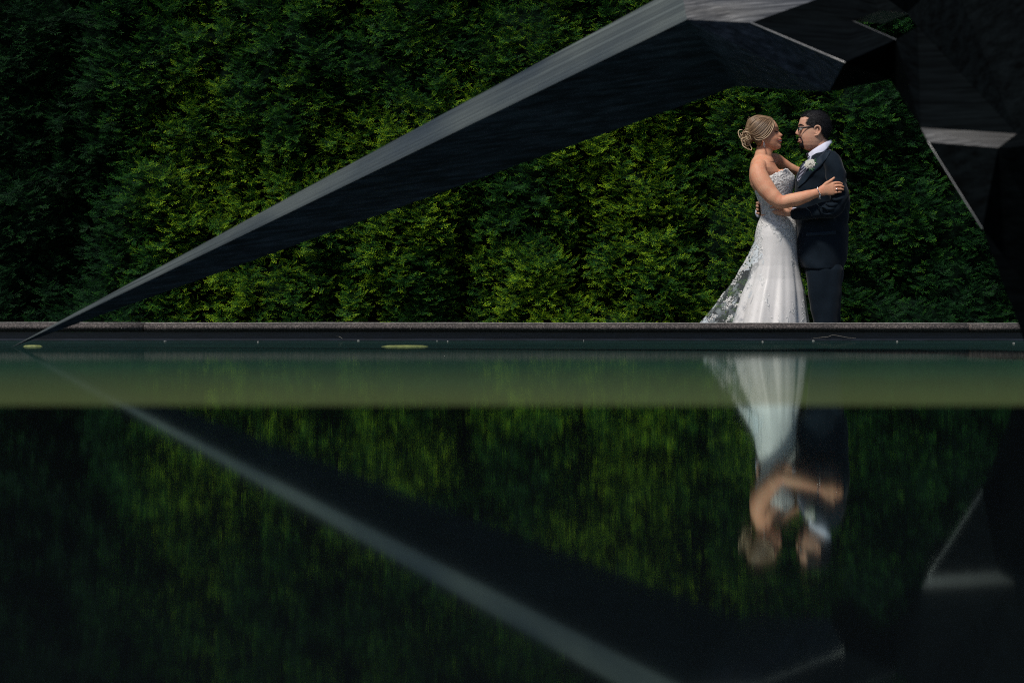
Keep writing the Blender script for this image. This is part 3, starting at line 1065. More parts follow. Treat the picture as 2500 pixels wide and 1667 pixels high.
for i in range(40):    # loose flyaway hairs
    a0 = random.uniform(1.7, 4.6)
    u0, v0 = 860 + 150 * math.cos(a0), 430 - 160 * math.sin(a0)
    st = drop(bv_cap, max(790, u0), min(620, max(290, v0)), .002)
    dv_ = Vector((random.uniform(-.03, .0), random.uniform(-.01, .01), random.uniform(-.015, .02)))
    hm.tube([st, st + dv_ * .6 + Vector((0, 0, .006)), st + dv_], [.0007, .0006, .0004], n=4, sub=3, col=.8)
# nape: hair swept up to the bun
for i in range(14):
    s = i / 13
    lock([(940 - 10 * s, 600 + 40 * s), (890, 605 + 50 * s), (840, 590 + 40 * s), (790, 570 + 10 * s)], 0.003, 0.0045, random.uniform(.15, .5))
    lock([(940 - 10 * s, 600 + 40 * s), (890, 605 + 50 * s), (840, 590 + 40 * s), (790, 570 + 10 * s)], 0.003, 0.0045, random.uniform(.15, .5), side=-1)
hm.build("hair", hairm, bride)

# gown
GOWN = [(930, 1150, 1235, 190), (955, 1105, 1305, 235), (1000, 900, 1338, 245), (1040, 800, 1354, 262), (1090, 788, 1364, 268), (1150, 792, 1356, 264), (1200, 812, 1342, 252), (1240, 850, 1332, 240), (1290, 872, 1322, 225), (1350, 893, 1316, 212), (1420, 920, 1320, 204), (1500, 934, 1334, 204), (1545, 937, 1350, 212), (1600, 912, 1372, 240), (1681, 882, 1384, 275), (1750, 868, 1385, 290), (1811, 858, 1386, 298), (1900, 852, 1387, 305), (2060, 838, 1392, 318), (2190, 822, 1404, 335), (2361, 772, 1432, 375), (2511, 702, 1462, 430), (2711, 640, 1480, 500), (2911, 578, 1494, 560), (3100, 520, 1510, 620), (3300, 455, 1530, 680), (VG - 6, 380, 1560, 760)]


def gown_material():
    m, nt, nd, lk, b = new_mat("ivory_satin_with_lace")
    geo = N(nd, "ShaderNodeTexCoord")
    # lace relief: petals from distance cells, scattered more thinly lower down
    vo = N(nd, "ShaderNodeTexVoronoi", Scale=62); vo.feature = "SMOOTH_F1"
    no = N(nd, "ShaderNodeTexNoise", Scale=75, Detail=5, Roughness=0.7)
    wv_ = N(nd, "ShaderNodeTexNoise", Scale=22, Detail=2)
    lk.new(geo.outputs["Object"], wv_.inputs["Vector"])
    mixv = N(nd, "ShaderNodeMix", data_type="VECTOR"); mixv.inputs[0].default_value = 0.06
    lk.new(geo.outputs["Object"], mixv.inputs[4]); lk.new(wv_.outputs["Color"], mixv.inputs[5])
    lk.new(mixv.outputs[1], vo.inputs["Vector"]); lk.new(geo.outputs["Object"], no.inputs["Vector"])
    cl = N(nd, "ShaderNodeMapping"); cl.inputs["Scale"].default_value = (1.0, 1.0, 0.42)
    lk.new(geo.outputs["Object"], cl.inputs["Vector"])
    cn = N(nd, "ShaderNodeTexNoise", Scale=11, Detail=3, Roughness=0.6)
    lk.new(cl.outputs[0], cn.inputs["Vector"])
    a = N(nd, "ShaderNodeAttribute"); a.attribute_name = "tint"
    # threshold rises with height above the hips
    add = N(nd, "ShaderNodeMath", operation="ADD"); lk.new(cn.outputs[0], add.inputs[0]); lk.new(a.outputs["Fac"], add.inputs[1])
    msk = N(nd, "ShaderNodeMapRange"); msk.inputs[1].default_value = 0.595; msk.inputs[2].default_value = 0.63
    lk.new(add.outputs[0], msk.inputs[0])
    pet = N(nd, "ShaderNodeMath", operation="ADD"); lk.new(vo.outputs[0], pet.inputs[0]); lk.new(no.outputs[0], pet.inputs[1])
    pr = N(nd, "ShaderNodeMapRange"); pr.inputs[1].default_value = 0.55; pr.inputs[2].default_value = 1.25
    lk.new(pet.outputs[0], pr.inputs[0])
    hgt = N(nd, "ShaderNodeMath", operation="MULTIPLY"); lk.new(pr.outputs[0], hgt.inputs[0]); lk.new(msk.outputs[0], hgt.inputs[1])
    bp = N(nd, "ShaderNodeBump", Strength=0.9, Distance=0.007)
    lk.new(hgt.outputs[0], bp.inputs["Height"])
    lk.new(bp.outputs[0], b.inputs["Normal"])
    lr = ramp(nd, [(0.0, (0.36, 0.36, 0.37)), (0.45, (0.66, 0.65, 0.64)), (1.0, (0.86, 0.85, 0.83))])
    lk.new(pr.outputs[0], lr.inputs[0])
    mx = N(nd, "ShaderNodeMix", data_type="RGBA"); mx.inputs[6].default_value = (0.70, 0.675, 0.66, 1)
    lk.new(msk.outputs[0], mx.inputs[0]); lk.new(lr.outputs[0], mx.inputs[7])
    lk.new(mx.outputs[2], b.inputs["Base Color"])
    b.inputs["Roughness"].default_value = 0.45
    b.inputs["Sheen Weight"].default_value = 0.2
    return m


def tulle_material(name, base, lace_amt, scale=11, zs=0.45):
    m, nt, nd, lk, b = new_mat(name)
    geo = N(nd, "ShaderNodeTexCoord")
    vo = N(nd, "ShaderNodeTexVoronoi", Scale=58); vo.feature = "SMOOTH_F1"
    no = N(nd, "ShaderNodeTexNoise", Scale=48, Detail=3)
    cl = N(nd, "ShaderNodeMapping"); cl.inputs["Scale"].default_value = (1, 1, zs)
    lk.new(geo.outputs["Object"], cl.inputs["Vector"])
    cn = N(nd, "ShaderNodeTexNoise", Scale=scale, Detail=2)
    lk.new(cl.outputs[0], cn.inputs["Vector"])
    for n in (vo, no):
        lk.new(geo.outputs["Object"], n.inputs["Vector"])
    a = N(nd, "ShaderNodeAttribute"); a.attribute_name = "tint"
    add = N(nd, "ShaderNodeMath", operation="ADD"); lk.new(cn.outputs[0], add.inputs[0]); lk.new(a.outputs["Fac"], add.inputs[1])
    c1 = N(nd, "ShaderNodeMapRange"); c1.inputs[1].default_value = 0.60; c1.inputs[2].default_value = 0.64
    lk.new(add.outputs[0], c1.inputs[0])
    s = N(nd, "ShaderNodeMath", operation="ADD"); lk.new(vo.outputs[0], s.inputs[0]); lk.new(no.outputs[0], s.inputs[1])
    c2 = N(nd, "ShaderNodeMapRange"); c2.inputs[1].default_value = 1.06; c2.inputs[2].default_value = 0.98
    lk.new(s.outputs[0], c2.inputs[0])
    mu = N(nd, "ShaderNodeMath", operation="MULTIPLY"); lk.new(c1.outputs[0], mu.inputs[0]); lk.new(c2.outputs[0], mu.inputs[1])
    al = N(nd, "ShaderNodeMapRange"); al.inputs[3].default_value = base; al.inputs[4].default_value = lace_amt
    lk.new(mu.outputs[0], al.inputs[0])
    lk.new(al.outputs[0], b.inputs["Alpha"])
    b.inputs["Base Color"].default_value = (0.70, 0.77, 0.82, 1)
    b.inputs["Roughness"].default_value = 0.8
    b.inputs["Specular IOR Level"].default_value = 0.1
    return m


def fold(th, v):
    a = max(0.0, (v - 1950) / 1500.0)
    return a * (34 * math.sin(7 * th + 0.9 + v * 0.0006) + 20 * math.sin(13 * th + 2.1 - v * 0.0009) + 8 * math.sin(23 * th))


def gown_grid(tab, n, rows, topf, lace, cy=0.0, th0=0.0, th1=2 * math.pi, folds=1.0, extra=0.0):
    closed = abs(th1 - th0 - 2 * math.pi) < 1e-6
    vs, fs, cs = [], [], []
    m = n if closed else n + 1
    vb = VG - 4
    for i in range(rows + 1):
        for q in range(m):
            th = th0 + (th1 - th0) * q / n
            v = topf(th) + (vb - topf(th)) * (i / rows)
            L, R, D = interp(tab, v)
            c, s_ = math.cos(th), math.sin(th)
            fo = fold(th, v) * folds + extra
            a_ = (R - L) / 2 + fo
            u = (L + R) / 2 + a_ * c
            vs.append(P(u, v, cy + (D + fo) * KU * s_))
            cs.append(lace(th, v))
    for i in range(rows):
        for q in range(n):
            q2 = (q + 1) % m if closed else q + 1
            fs.append((i * m + q, i * m + q2, (i + 1) * m + q2, (i + 1) * m + q))
    mb = MB(); mb.add(vs, fs); mb.c = [max(1e-4, x) for x in cs]
    return mb


def gtop(th):
    base = float(np.interp(math.cos(th), [-1, -.6, -.3, .1, .4, .7, .9, 1], [1250, 1170, 1085, 990, 952, 962, 1005, 1045]))
    return base + 7 * abs(math.sin(th * 16)) + 5 * math.sin(th * 41)


def lace_amount(th, v):
    a = np.interp(v, [900, 1600, 1750, 1900, 2100, 2500, 3000], [0.5, 0.32, 0.16, 0.05, 0.015, 0.015, 0.03])
    return float(a) + 0.10 * math.exp(-((math.cos(th) - 1) / 0.12) ** 2) + 0.06 * math.exp(-((math.cos(th) + 1) / 0.2) ** 2)


gm_ = gown_grid(GOWN, 200, 220, gtop, lace_amount)
gown = gm_.build("gown", gown_material(), bride)
so2 = gown.modifiers.new("thickness", "SOLIDIFY"); so2.thickness = 0.003; so2.offset = -1
bv_gown = bvh_of(gm_.mesh("g"))
# sheer overlay floating just outside the satin skirt
SHEER = [(1560, 930, 1362, 222), (1700, 876, 1390, 286), (1811, 850, 1392, 306), (2060, 826, 1402, 330), (2361, 760, 1446, 390), (2511, 700, 1475, 450), (2711, 630, 1500, 520), (2911, 570, 1526, 585), (VG, 350, 1600, 790)]
tl1 = tulle_material("sheer_tulle", 0.09, 0.20)
gown_grid(SHEER, 160, 90, lambda th: 1562, lambda th, v: 0.001, folds=1.2, extra=5).build("tulle_overlay", tl1, bride)
# lace train falling away behind her
TRAIN = [(1880, 842, 1300, 230), (1960, 806, 1300, 250), (2150, 712, 1300, 290), (2361, 588, 1300, 340), (2560, 440, 1300, 400), (2750, 292, 1300, 450), (2911, 160, 1300, 500), (3200, -30, 1300, 560), (VG, -260, 1300, 640)]
tl2 = tulle_material("lace_edged_tulle", 0.055, 0.55, scale=9, zs=0.8)
tr = gown_grid(TRAIN, 120, 110, lambda th: 1885, lambda th, v: 0.05 - 0.04 * (v > 2300) + 0.035 * math.cos((v - 2300) / 90.0) * (v > 2250) + (0.1 if v < 2250 else 0), th0=math.radians(98), th1=math.radians(262), folds=1.5)
# raised lace flowers on the gown edge and skirt front
lacem = mat_simple("raised_lace_thread", (0.80, 0.79, 0.77), rough=0.7, scale=200, var=0.15, bump=0.3)
lf = MB()


def flower(u, v, r, bv, mbx):
    c = drop(bv, u, v, 0.0015)
    nrm = (CAM - c).normalized()
    ax = nrm.cross(Vector((0, 0, 1))).normalized(); ay = ax.cross(nrm)
    ph = random.uniform(0, 6.28)
    vs = [c + nrm * 0.001]
    K = 10
    for q in range(K):
        rr = r * (1.0 if q % 2 == 0 else 0.42) * random.uniform(.85, 1.15)
        t = ph + 2 * math.pi * q / K
        vs.append(c + ax * rr * math.cos(t) + ay * rr * math.sin(t) + nrm * (0.0022 if q % 2 == 0 else 0.0))
    mbx.add(vs, [(0, 1 + q, 1 + (q + 1) % K) for q in range(K)])


sprigs = [((1190, 2560), (1230, 2080), 10), ((1190, 2350), (1260, 2230), 8), ((1320, 2540), (1350, 2330), 9), ((1340, 2100), (1350, 1950), 9), ((1355, 2260), (1345, 2100), 8),
          ((965, 2150), (990, 1960), 8), ((1100, 1900), (1170, 1880), 7), ((935, 2640), (1010, 2500), 11), ((1110, 2600), (1230, 2740), 12), ((1140, 2760), (1170, 2900), 9),
          ((780, 2860), (820, 2800), 7), ((1310, 2620), (1340, 2840), 9), ((870, 2640), (940, 2480), 6), ((880, 2780), (900, 2760), 4), ((1460, 2700), (1475, 2890), 8), ((1410, 2260), (1440, 2400), 5), ((1010, 2880), (1050, 2900), 4)]
for (a, b_, k) in sprigs:
    for i in range(k * 7):
        t = random.random()
        flower(a[0] + (b_[0] - a[0]) * t + random.gauss(0, 12), a[1] + (b_[1] - a[1]) * t + random.gauss(0, 10), random.uniform(.0022, .0056), bv_gown, lf)
for i in range(700):      # crowded over bodice and hips
    v = random.uniform(1100, 1800) if random.random() < .8 else random.uniform(1800, 1950)
    L, R, D = interp(GOWN, v)
    u = random.uniform(L + 12, R - 12)
    flower(u, v, random.uniform(.0018, .0038), bv_gown, lf)
for q in range(70):       # scalloped top edge
    th = -math.pi * q / 69
    v = gtop(th if th >= 0 else th + 2 * math.pi)
    L, R, D = interp(GOWN, v)
    u = (L + R) / 2 + (R - L) / 2 * math.cos(th)
    c = P(u, v, D * KU * math.sin(th) - .001)
    if random.random() < .9:
        lf.ball(c, (random.uniform(.002, .004), .002, random.uniform(.003, .006)), 6, 4)
lf.build("lace_applique", lacem, bride)
tf = MB(); bv_tr = bvh_of(tr.mesh("t"))
for (a, b_, k) in [((840, 1960), (800, 2080), 12), ((770, 2090), (690, 2160), 14), ((720, 2180), (640, 2280), 16), ((660, 2300), (570, 2440), 16), ((800, 2150), (700, 2260), 10),
                   ((440, 2530), (395, 2640), 9), ((560, 2590), (480, 2640), 16), ((590, 2620), (450, 2740), 14), ((700, 2500), (650, 2600), 8), ((260, 2880), (350, 2820), 12), ((480, 2900), (560, 2830), 12), ((640, 2660), (610, 2700), 6)]:
    for i in range(k * 3):
        t = random.random()
        flower(a[0] + (b_[0] - a[0]) * t + random.gauss(0, 16), a[1] + (b_[1] - a[1]) * t + random.gauss(0, 13), random.uniform(.003, .007), bv_tr, tf)
tr.add(tf.v, tf.f, 1, 0.5)
tr.build("train", [tl2, lacem], bride)

# jewellery
silver = mat_simple("silver", (0.75, 0.72, 0.70), rough=0.18, metal=1.0, scale=80, var=0.1, bump=0)
pe = drop(bv_b, 970, 618, 0.002)
em = MB(); em.ball(P(968, 622, -.078), (.0038, .0038, .0045)); em.tube([P(968, 628, -.079), P(980, 650, -.080), P(976, 676, -.079)], [.0016, .0026, .0018], n=8)
em.tube([P(966, 628, -.079), P(960, 655, -.080), P(975, 680, -.079)], [.0012, .0014, .0012], n=6)
em.build("earring", silver, bride)
nk = [(868, 860), (930, 880), (1000, 893), (1050, 890), (1085, 872), (1100, 866)]
npts = [drop(bv_b, 1040, 868, .001), drop(bv_b, 1070, 862, .001), drop(bv_b, 1092, 858, .001), drop(bv_b, 1104, 862, .001)]
nm_ = MB().tube(npts, [.0009] * 4, n=6); nm_.ball(drop(bv_b, 1108, 868, .002), .0036)
nm_.build("necklace", silver, bride)
wr = MB()
wc = P(1662, 1262, -.290)
axd = (P(1700, 1248, -.29) - P(1620, 1270, -.29)).normalized()
for q in range(16):
    t = 2 * math.pi * q / 16
    e1 = Vector((0, -1, 0)); e2 = axd.cross(e1).normalized()
    wr.ball(wc + e1 * (math.cos(t) * .0265) + e2 * (math.sin(t) * .033) + axd * .003 * math.sin(3 * t), (.0045, .0045, .0055), 8, 5)
wr.tube([wc + Vector((0, -.03, -.02)), wc + Vector((.003, -.03, -.034)), wc + Vector((.008, -.028, -.04))], [.002, .0028, .002], n=6)
wr.build("bracelet", silver, bride)
rg = MB()
rc = Vector(P(1893, 1214, -.309))
for q in range(12):
    t = 2 * math.pi * q / 12
    rg.ball(rc + Vector((0, -math.cos(t) * .0098, math.sin(t) * .0102)), .0018, 6, 4)
rg.ball(rc + Vector((0, -.0125, .001)), (.004, .003, .004))
rg.build("ring", silver, bride)

# ---------------- groom
groom = empty("person", P(1740, VG, 0), "man in a dark navy suit and black glasses, embracing the woman in the gown", "person", "wedding couple embracing by the hedge")
g_skin = skin_mat("light_olive_skin", (0.62, 0.36, 0.25), (0.58, 0.30, 0.205))
fm2 = [(228, 1600), (240, 1530), (260, 1480), (290, 1443), (330, 1424), (370, 1413), (398, 1404), (415, 1406), (430, 1402), (455, 1387), (480, 1371), (498, 1364), (513, 1370), (524, 1392), (536, 1411), (555, 1411), (572, 1406), (584, 1412), (594, 1416), (603, 1406), (615, 1411), (630, 1428), (648, 1438), (670, 1448), (690, 1462), (706, 1490), (722, 1530), (735, 1560)]
fb2 = [(228, 1605), (240, 1535), (260, 1485), (290, 1448), (330, 1430), (370, 1422), (400, 1422), (440, 1434), (500, 1440), (560, 1442), (600, 1446), (650, 1460), (690, 1484), (722, 1540), (735, 1570)]
bk2 = [(228, 1660), (240, 1700), (280, 1765), (350, 1808), (430, 1816), (500, 1800), (560, 1775), (620, 1755), (735, 1745)]
hw2 = [(228, 30), (240, 70), (260, 103), (320, 137), (400, 150), (480, 151), (550, 146), (600, 136), (650, 120), (690, 98), (722, 66), (735, 40)]
gb = MB(); head_shape(gb, fm2, fb2, bk2, hw2, 228, 735, -1, eye_v=445)
bv_hg = bvh_of(gb.mesh("h"))
T(gb, [(1650, 560, 0, 118, 112), (1672, 680, 0, 122, 116), (1690, 800, 0, 130, 140), (1700, 900, 0, 150, 200)], n=24)
rows_tube(gb, [(840, 1560, 1830, 200), (900, 1480, 1900, 270), (1100, 1430, 1960, 280), (1400, 1430, 1980, 250), (1700, 1440, 1980, 250), (2100, 1460, 1960, 240)], n=32, dv=30)
# near ear: rim, bowl and lobe
T(gb, [(1612, 455, -.076, 9), (1618, 425, -.081, 11), (1645, 406, -.086, 12), (1676, 415, -.089, 12), (1690, 450, -.088, 12), (1680, 490, -.085, 12), (1655, 520, -.080, 12), (1625, 528, -.076, 14)], n=10)
T(gb, [(1612, 470, -.074, 12), (1620, 495, -.076, 12), (1640, 505, -.078, 10), (1655, 480, -.080, 9), (1650, 445, -.081, 8)], n=8)
T(gb, [(1635, 450, -.070, 26, 8), (1640, 490, -.070, 24, 8)], n=10)
T(gb, [(1618, 425, .081, 11), (1645, 406, .086, 12), (1676, 415, .089, 12), (1690, 450, .088, 12), (1680, 490, .085, 12), (1655, 520, .080, 12), (1625, 528, .076, 14)], n=10)
# hands
T(gb, [(1420, 1520, -.180, 44, 40), (1350, 1512, -.170, 50, 38), (1290, 1500, -.160, 66, 30), (1225, 1482, -.153, 74, 27), (1180, 1470, -.148, 64, 22)], n=18)
for f_ in [[(1195, 1424, -.150, 19), (1135, 1405, -.145, 20), (1090, 1398, -.139, 18), (1050, 1408, -.132, 13)],
           [(1185, 1462, -.150, 20), (1130, 1450, -.144, 20), (1090, 1442, -.138, 18), (1058, 1448, -.131, 13)],
           [(1190, 1500, -.150, 19), (1145, 1500, -.145, 19), (1110, 1500, -.139, 17), (1082, 1500, -.133, 12)],
           [(1215, 1532, -.150, 18), (1165, 1530, -.145, 18), (1125, 1522, -.139, 16), (1096, 1514, -.133, 12)],
           [(1310, 1470, -.165, 30), (1270, 1420, -.165, 25), (1225, 1385, -.162, 20), (1185, 1370, -.155, 14)]]:
    T(gb, f_, n=12)
T(gb, [(1250, 1440, .235, 60), (1120, 1500, .225, 52), (1010, 1520, .190, 48), (960, 1500, .150, 70, 30), (925, 1470, .110, 74, 24)], n=16)
for q, (vv, tip) in enumerate([(1392, 905), (1432, 892), (1474, 890), (1520, 900)]):
    T(gb, [(930, vv + 8, .110, 20), (886 + 3 * abs(q - 1.5), vv, .062, 20), (880 + 3 * abs(q - 1.5), vv - 2, .015, 19), (tip, vv + 2, -.035, 14)], n=12)
T(gb, [(985, 1450, .17, 28), (960, 1400, .14, 24), (950, 1350, .11, 16)], n=10)
body_g = remesh(gb.mesh("body"), 0.0027, 4)
bv_g = bvh_of(body_g)
link("body", body_g, g_skin, groom)
blk = mat_simple("black_hair", (0.006, 0.006, 0.008), spec=0.25, rough=0.6, scale=150, var=0.5, bump=0.8, dist=0.003, stretch=(1, 1, 3))
# eyes, brows, mouth, beard
for sd_ in (1, -1):
    eo = MB().ball(P(1438, 447, -sd_ * .031), (.0118, .0125, .0118), 14, 10).build("eye", eyem, groom)
    MB().ball(P(1416, 449, -sd_ * .031), (.0022, .005, .005), 10, 6).build("iris", lashm, eo)
    face_tube(groom, "eyebrow", bv_g, [(1412, 402), (1424, 392), (1446, 390), (1476, 404)], (5, 8, 8, 4), blk, side=sd_)
a = [drop(bv_g, u, v, 0, side=1) for u, v in [(1418, 604), (1432, 600), (1450, 590)]]
c = [drop(bv_g, u, v, 0, side=-1) for u, v in [(1418, 604), (1432, 600), (1450, 590)]]
lip2 = mat_simple("pink_lips", (0.42, 0.20, 0.16), rough=0.45, scale=120, var=0.15, bump=0.1)
MB().tube(a[::-1] + [P(1405, 607, 0)] + c, [x * KU for x in (3, 6, 8, 9, 8, 6, 3)], n=8, sub=4).build("lip", lip2, groom)
a = [drop(bv_g, u, v, 0, side=1) for u, v in [(1418, 580), (1434, 582), (1450, 588)]]
c = [drop(bv_g, u, v, 0, side=-1) for u, v in [(1418, 580), (1434, 582), (1450, 588)]]
MB().tube(a[::-1] + [P(1408, 578, 0)] + c, [x * KU for x in (2, 4, 5, 5, 5, 4, 2)], n=8, sub=4).build("lip", lip2, groom)
bd = MB()


def tuft(path, rr, side):
    bd.tube([drop(bv_g, u, v, 0, side=side) if u > 1412 else P(u, v, 0) for u, v in path], [x * KU for x in rr], n=8, sub=4)


for side in (1, -1):
    tuft([(1414, 558), (1424, 552), (1440, 560), (1456, 585)], (8, 11, 10, 7), side)
    tuft([(1454, 580), (1462, 615), (1464, 650), (1474, 682)], (9, 12, 16, 13), side)
    tuft([(1424, 634), (1436, 640), (1452, 655), (1464, 680)], (8, 14, 17, 12), side)
bd.ball(P(1436, 655, 0), (16 * KU, 45 * KU, 32 * KU)); bd.ball(P(1414, 553, 0), (8 * KU, 30 * KU, 10 * KU))
r_ = random.Random(5)
bme = remesh(bd.mesh("beard"), 0.0025, 2)
link("beard", bme, blk, groom)

# hair cap
cap = MB()
head_shape(cap, [(v - 22 * max(0, 1 - (v - 228) / 150), u - 6) for v, u in fb2], [(v - 22 * max(0, 1 - (v - 228) / 150), u - 6) for v, u in fb2],
           [(v - 22 * max(0, 1 - (v - 228) / 150), u + 16) for v, u in bk2], [(v - 22 * max(0, 1 - (v - 228) / 150), x + 11) for v, x in hw2], 206, 640, -1, eye_v=-999, rows=90, n=100)


def inpoly(u, v, poly):
    c = False
    j = len(poly) - 1
    for i in range(len(poly)):
        if (poly[i][1] > v) != (poly[j][1] > v) and u < (poly[j][0] - poly[i][0]) * (v - poly[i][1]) / (poly[j][1] - poly[i][1]) + poly[i][0]:
            c = not c
        j = i
    return c


skinpoly = [(1380, 262), (1432, 268), (1445, 288), (1490, 276), (1538, 286), (1528, 318), (1508, 345), (1504, 372), (1530, 390), (1582, 408), (1606, 440), (1615, 520), (1685, 520), (1698, 470), (1712, 500), (1740, 550), (1770, 582), (1790, 660), (1300, 700), (1300, 262)]
jag = random.Random(3)
kf = []
for f_ in cap.f:
    cx = [sum(cap.v[i][k] for i in f_) / len(f_) for k in range(3)]
    u, v = uv_of(cx)
    if len(f_) < 10 and ((u - 1648) / 50) ** 2 + ((v - 468) / 72) ** 2 > 1 and not inpoly(u + jag.uniform(-5, 5), v + jag.uniform(-5, 5), skinpoly):
        kf.append(f_)
kf.append(cap.f[-2])
hg = MB(); hg.add(cap.v, kf)
cen = P(1640, 430, 0)
bvc = cap.mesh("c")
bvc_t = bvh_of(bvc)
vals = [cap.v[i] for f_ in kf if len(f_) < 10 for i in f_]
for i in range(5200):
    p = Vector(vals[r_.randrange(len(vals))]) + Vector([r_.uniform(-.004, .004) for _ in range(3)])
    nrm = (p - cen).normalized()
    fwd = Vector((-0.6, 0, 0.35)) + Vector([r_.uniform(-.5, .5) for _ in range(3)])
    d = (nrm * 0.55 + fwd * 0.6).normalized()
    ln = r_.uniform(.006, .014)
    sdv = d.cross(nrm + Vector((.01, 0, 0))).normalized() * 0.0011
    bse = p - nrm * .002
    hg.add([bse - sdv, bse + sdv, bse + d * ln], [(0, 1, 2)])
hgo = hg.build("hair", blk, groom)

# glasses
plast = mat_simple("black_plastic", (0.008, 0.008, 0.009), rough=0.25, scale=40, var=0.2, bump=0)
gl_ = MB()
for sy in (-1, 1):
    y0 = sy * .034
    fr_ = []
    for q in range(17):
        t = 2 * math.pi * q / 16
        cx_ = math.copysign(abs(math.cos(t)) ** .5, math.cos(t)); sy_ = math.copysign(abs(math.sin(t)) ** .5, math.sin(t))
        fr_.append(P(1404 + 9 * sy_ * 0 + 10 * (sy * cx_ > 0) * 0.6, 446 - 24 * sy_, y0 + cx_ * .0255))
    gl_.tube(fr_, [.0019] * 17, n=6, sub=2, cap=False)
    gl_.tube([P(1408, 428, sy * .058), P(1425, 432, sy * .064), P(1500, 426, sy * .074), P(1570, 418, sy * .0785), P(1612, 414, sy * .081), P(1640, 424, sy * .082)],
             [(.0030, .0014), (.0052, .0018), (.0054, .0016), (.0046, .0015), (.0038, .0015), (.0024, .0013)], n=8, sub=4)
gl_.tube([P(1402, 436, -.009), P(1398, 432, 0), P(1402, 436, .009)], [.0018] * 3, n=6)
glo = gl_.build("glasses", plast, groom)
lens, nt, nd, lk, b = new_mat("clear_lens")
b.inputs["Base Color"].default_value = (0.8, 0.85, 0.9, 1); b.inputs["Alpha"].default_value = 0.14; b.inputs["Roughness"].default_value = 0.05
for sy in (-1, 1):
    MB().add([P(1405, 446 + dv_, sy * .034 + dd_) for dv_, dd_ in ((-22, -.024), (-22, .024), (22, .024), (22, -.024))], [(0, 1, 2, 3)]).build("lens", lens, glo, smooth=False)

# suit
suit = mat_simple("navy_wool_suit", (0.0032, 0.0085, 0.0155), rough=0.85, scale=220, var=0.35, bump=0.35, dist=0.0008, sheen=0.1, spec=0.15)
suit2 = mat_simple("navy_lapel_cloth", (0.006, 0.0155, 0.028), rough=0.7, scale=240, var=0.3, bump=0.3, dist=0.0008, sheen=0.12, spec=0.2)
jk = MB()
JT = [(690, 1700, 1800, 60), (730, 1640, 1835, 150), (770, 1580, 1868, 220), (820, 1520, 1905, 300), (880, 1462, 1945, 345), (950, 1415, 1978, 355), (1030, 1390, 2000, 350), (1120, 1372, 2020, 340), (1250, 1345, 2042, 330), (1400, 1338, 2055, 320), (1560, 1348, 2048, 310), (1700, 1384, 2042, 310), (1890, 1388, 2036, 312), (2060, 1404, 2022, 318), (2190, 1430, 2002, 322), (2225, 1440, 1996, 322)]
rows_tube(jk, JT, n=64, dv=14, pw=0.92)
T(jk, [(1815, 830, -.150, 105), (1850, 930, -.185, 122), (1890, 1080, -.205, 124), (1922, 1220, -.222, 118), (1930, 1330, -.235, 112), (1895, 1425, -.240, 108), (1800, 1472, -.240, 102), (1680, 1492, -.232, 94), (1550, 1508, -.215, 86), (1440, 1520, -.195, 80), (1372, 1524, -.180, 76)], n=26)
T(jk, [(1790, 850, .150, 105), (1760, 1000, .205, 118), (1690, 1180, .245, 110), (1560, 1340, .265, 100), (1400, 1430, .255, 88), (1230, 1470, .238, 76), (1080, 1500, .215, 66)], n=20)
# sleeve creases around the bent elbow
for (a, b_, c_) in [((1700, 1420), (1790, 1470), (1900, 1440)), ((1660, 1450), (1740, 1530), (1850, 1520)), ((1760, 1395), (1840, 1420), (1960, 1370)), ((1640, 1400), (1680, 1440), (1760, 1450)), ((1830, 1330), (1900, 1350), (2000, 1310)), ((1500, 1450), (1560, 1500), (1580, 1560))]:
    T(jk, [(a[0], a[1], -.285, 8), (b_[0], b_[1], -.300, 16), (c_[0], c_[1], -.285, 7)], n=8)
jme = remesh(jk.mesh("jacket"), 0.004, 5)
# drape wrinkles
co_ = np.empty(len(jme.vertices) * 3); jme.vertices.foreach_get("co", co_); co_ = co_.reshape(-1, 3)
no_ = np.empty(len(jme.vertices) * 3); jme.vertices.foreach_get("normal", no_); no_ = no_.reshape(-1, 3)
wv1 = nz[6](co_[:, 0] * 11 + co_[:, 2] * 9, co_[:, 2] * 14 - co_[:, 1] * 7) - 0.5
wv2 = nz[7](co_[:, 0] * 26 + 4, co_[:, 2] * 20 + co_[:, 1] * 20) - 0.5
co_ += no_ * (wv1 * 0.017 + wv2 * 0.006)[:, None]
jme.vertices.foreach_set("co", co_.astype(np.float32).ravel()); jme.update()
# open bottom shows nothing: closed hem
bv_j = bvh_of(jme)
jacket = link("jacket", jme, suit, groom)
white = mat_simple("white_shirt_cotton", (0.62, 0.64, 0.78), rough=0.8, scale=160, var=0.06, bump=0.15, dist=0.0005)
sh = MB()
patch(sh, bv_j, [(1535, 790), (1505, 830), (1448, 930), (1388, 1110)], [(1575, 800), (1556, 880), (1500, 985), (1408, 1120)], n=20, m=8, off=.0015, thick=.0015)
sh.build("shirt", white, groom)
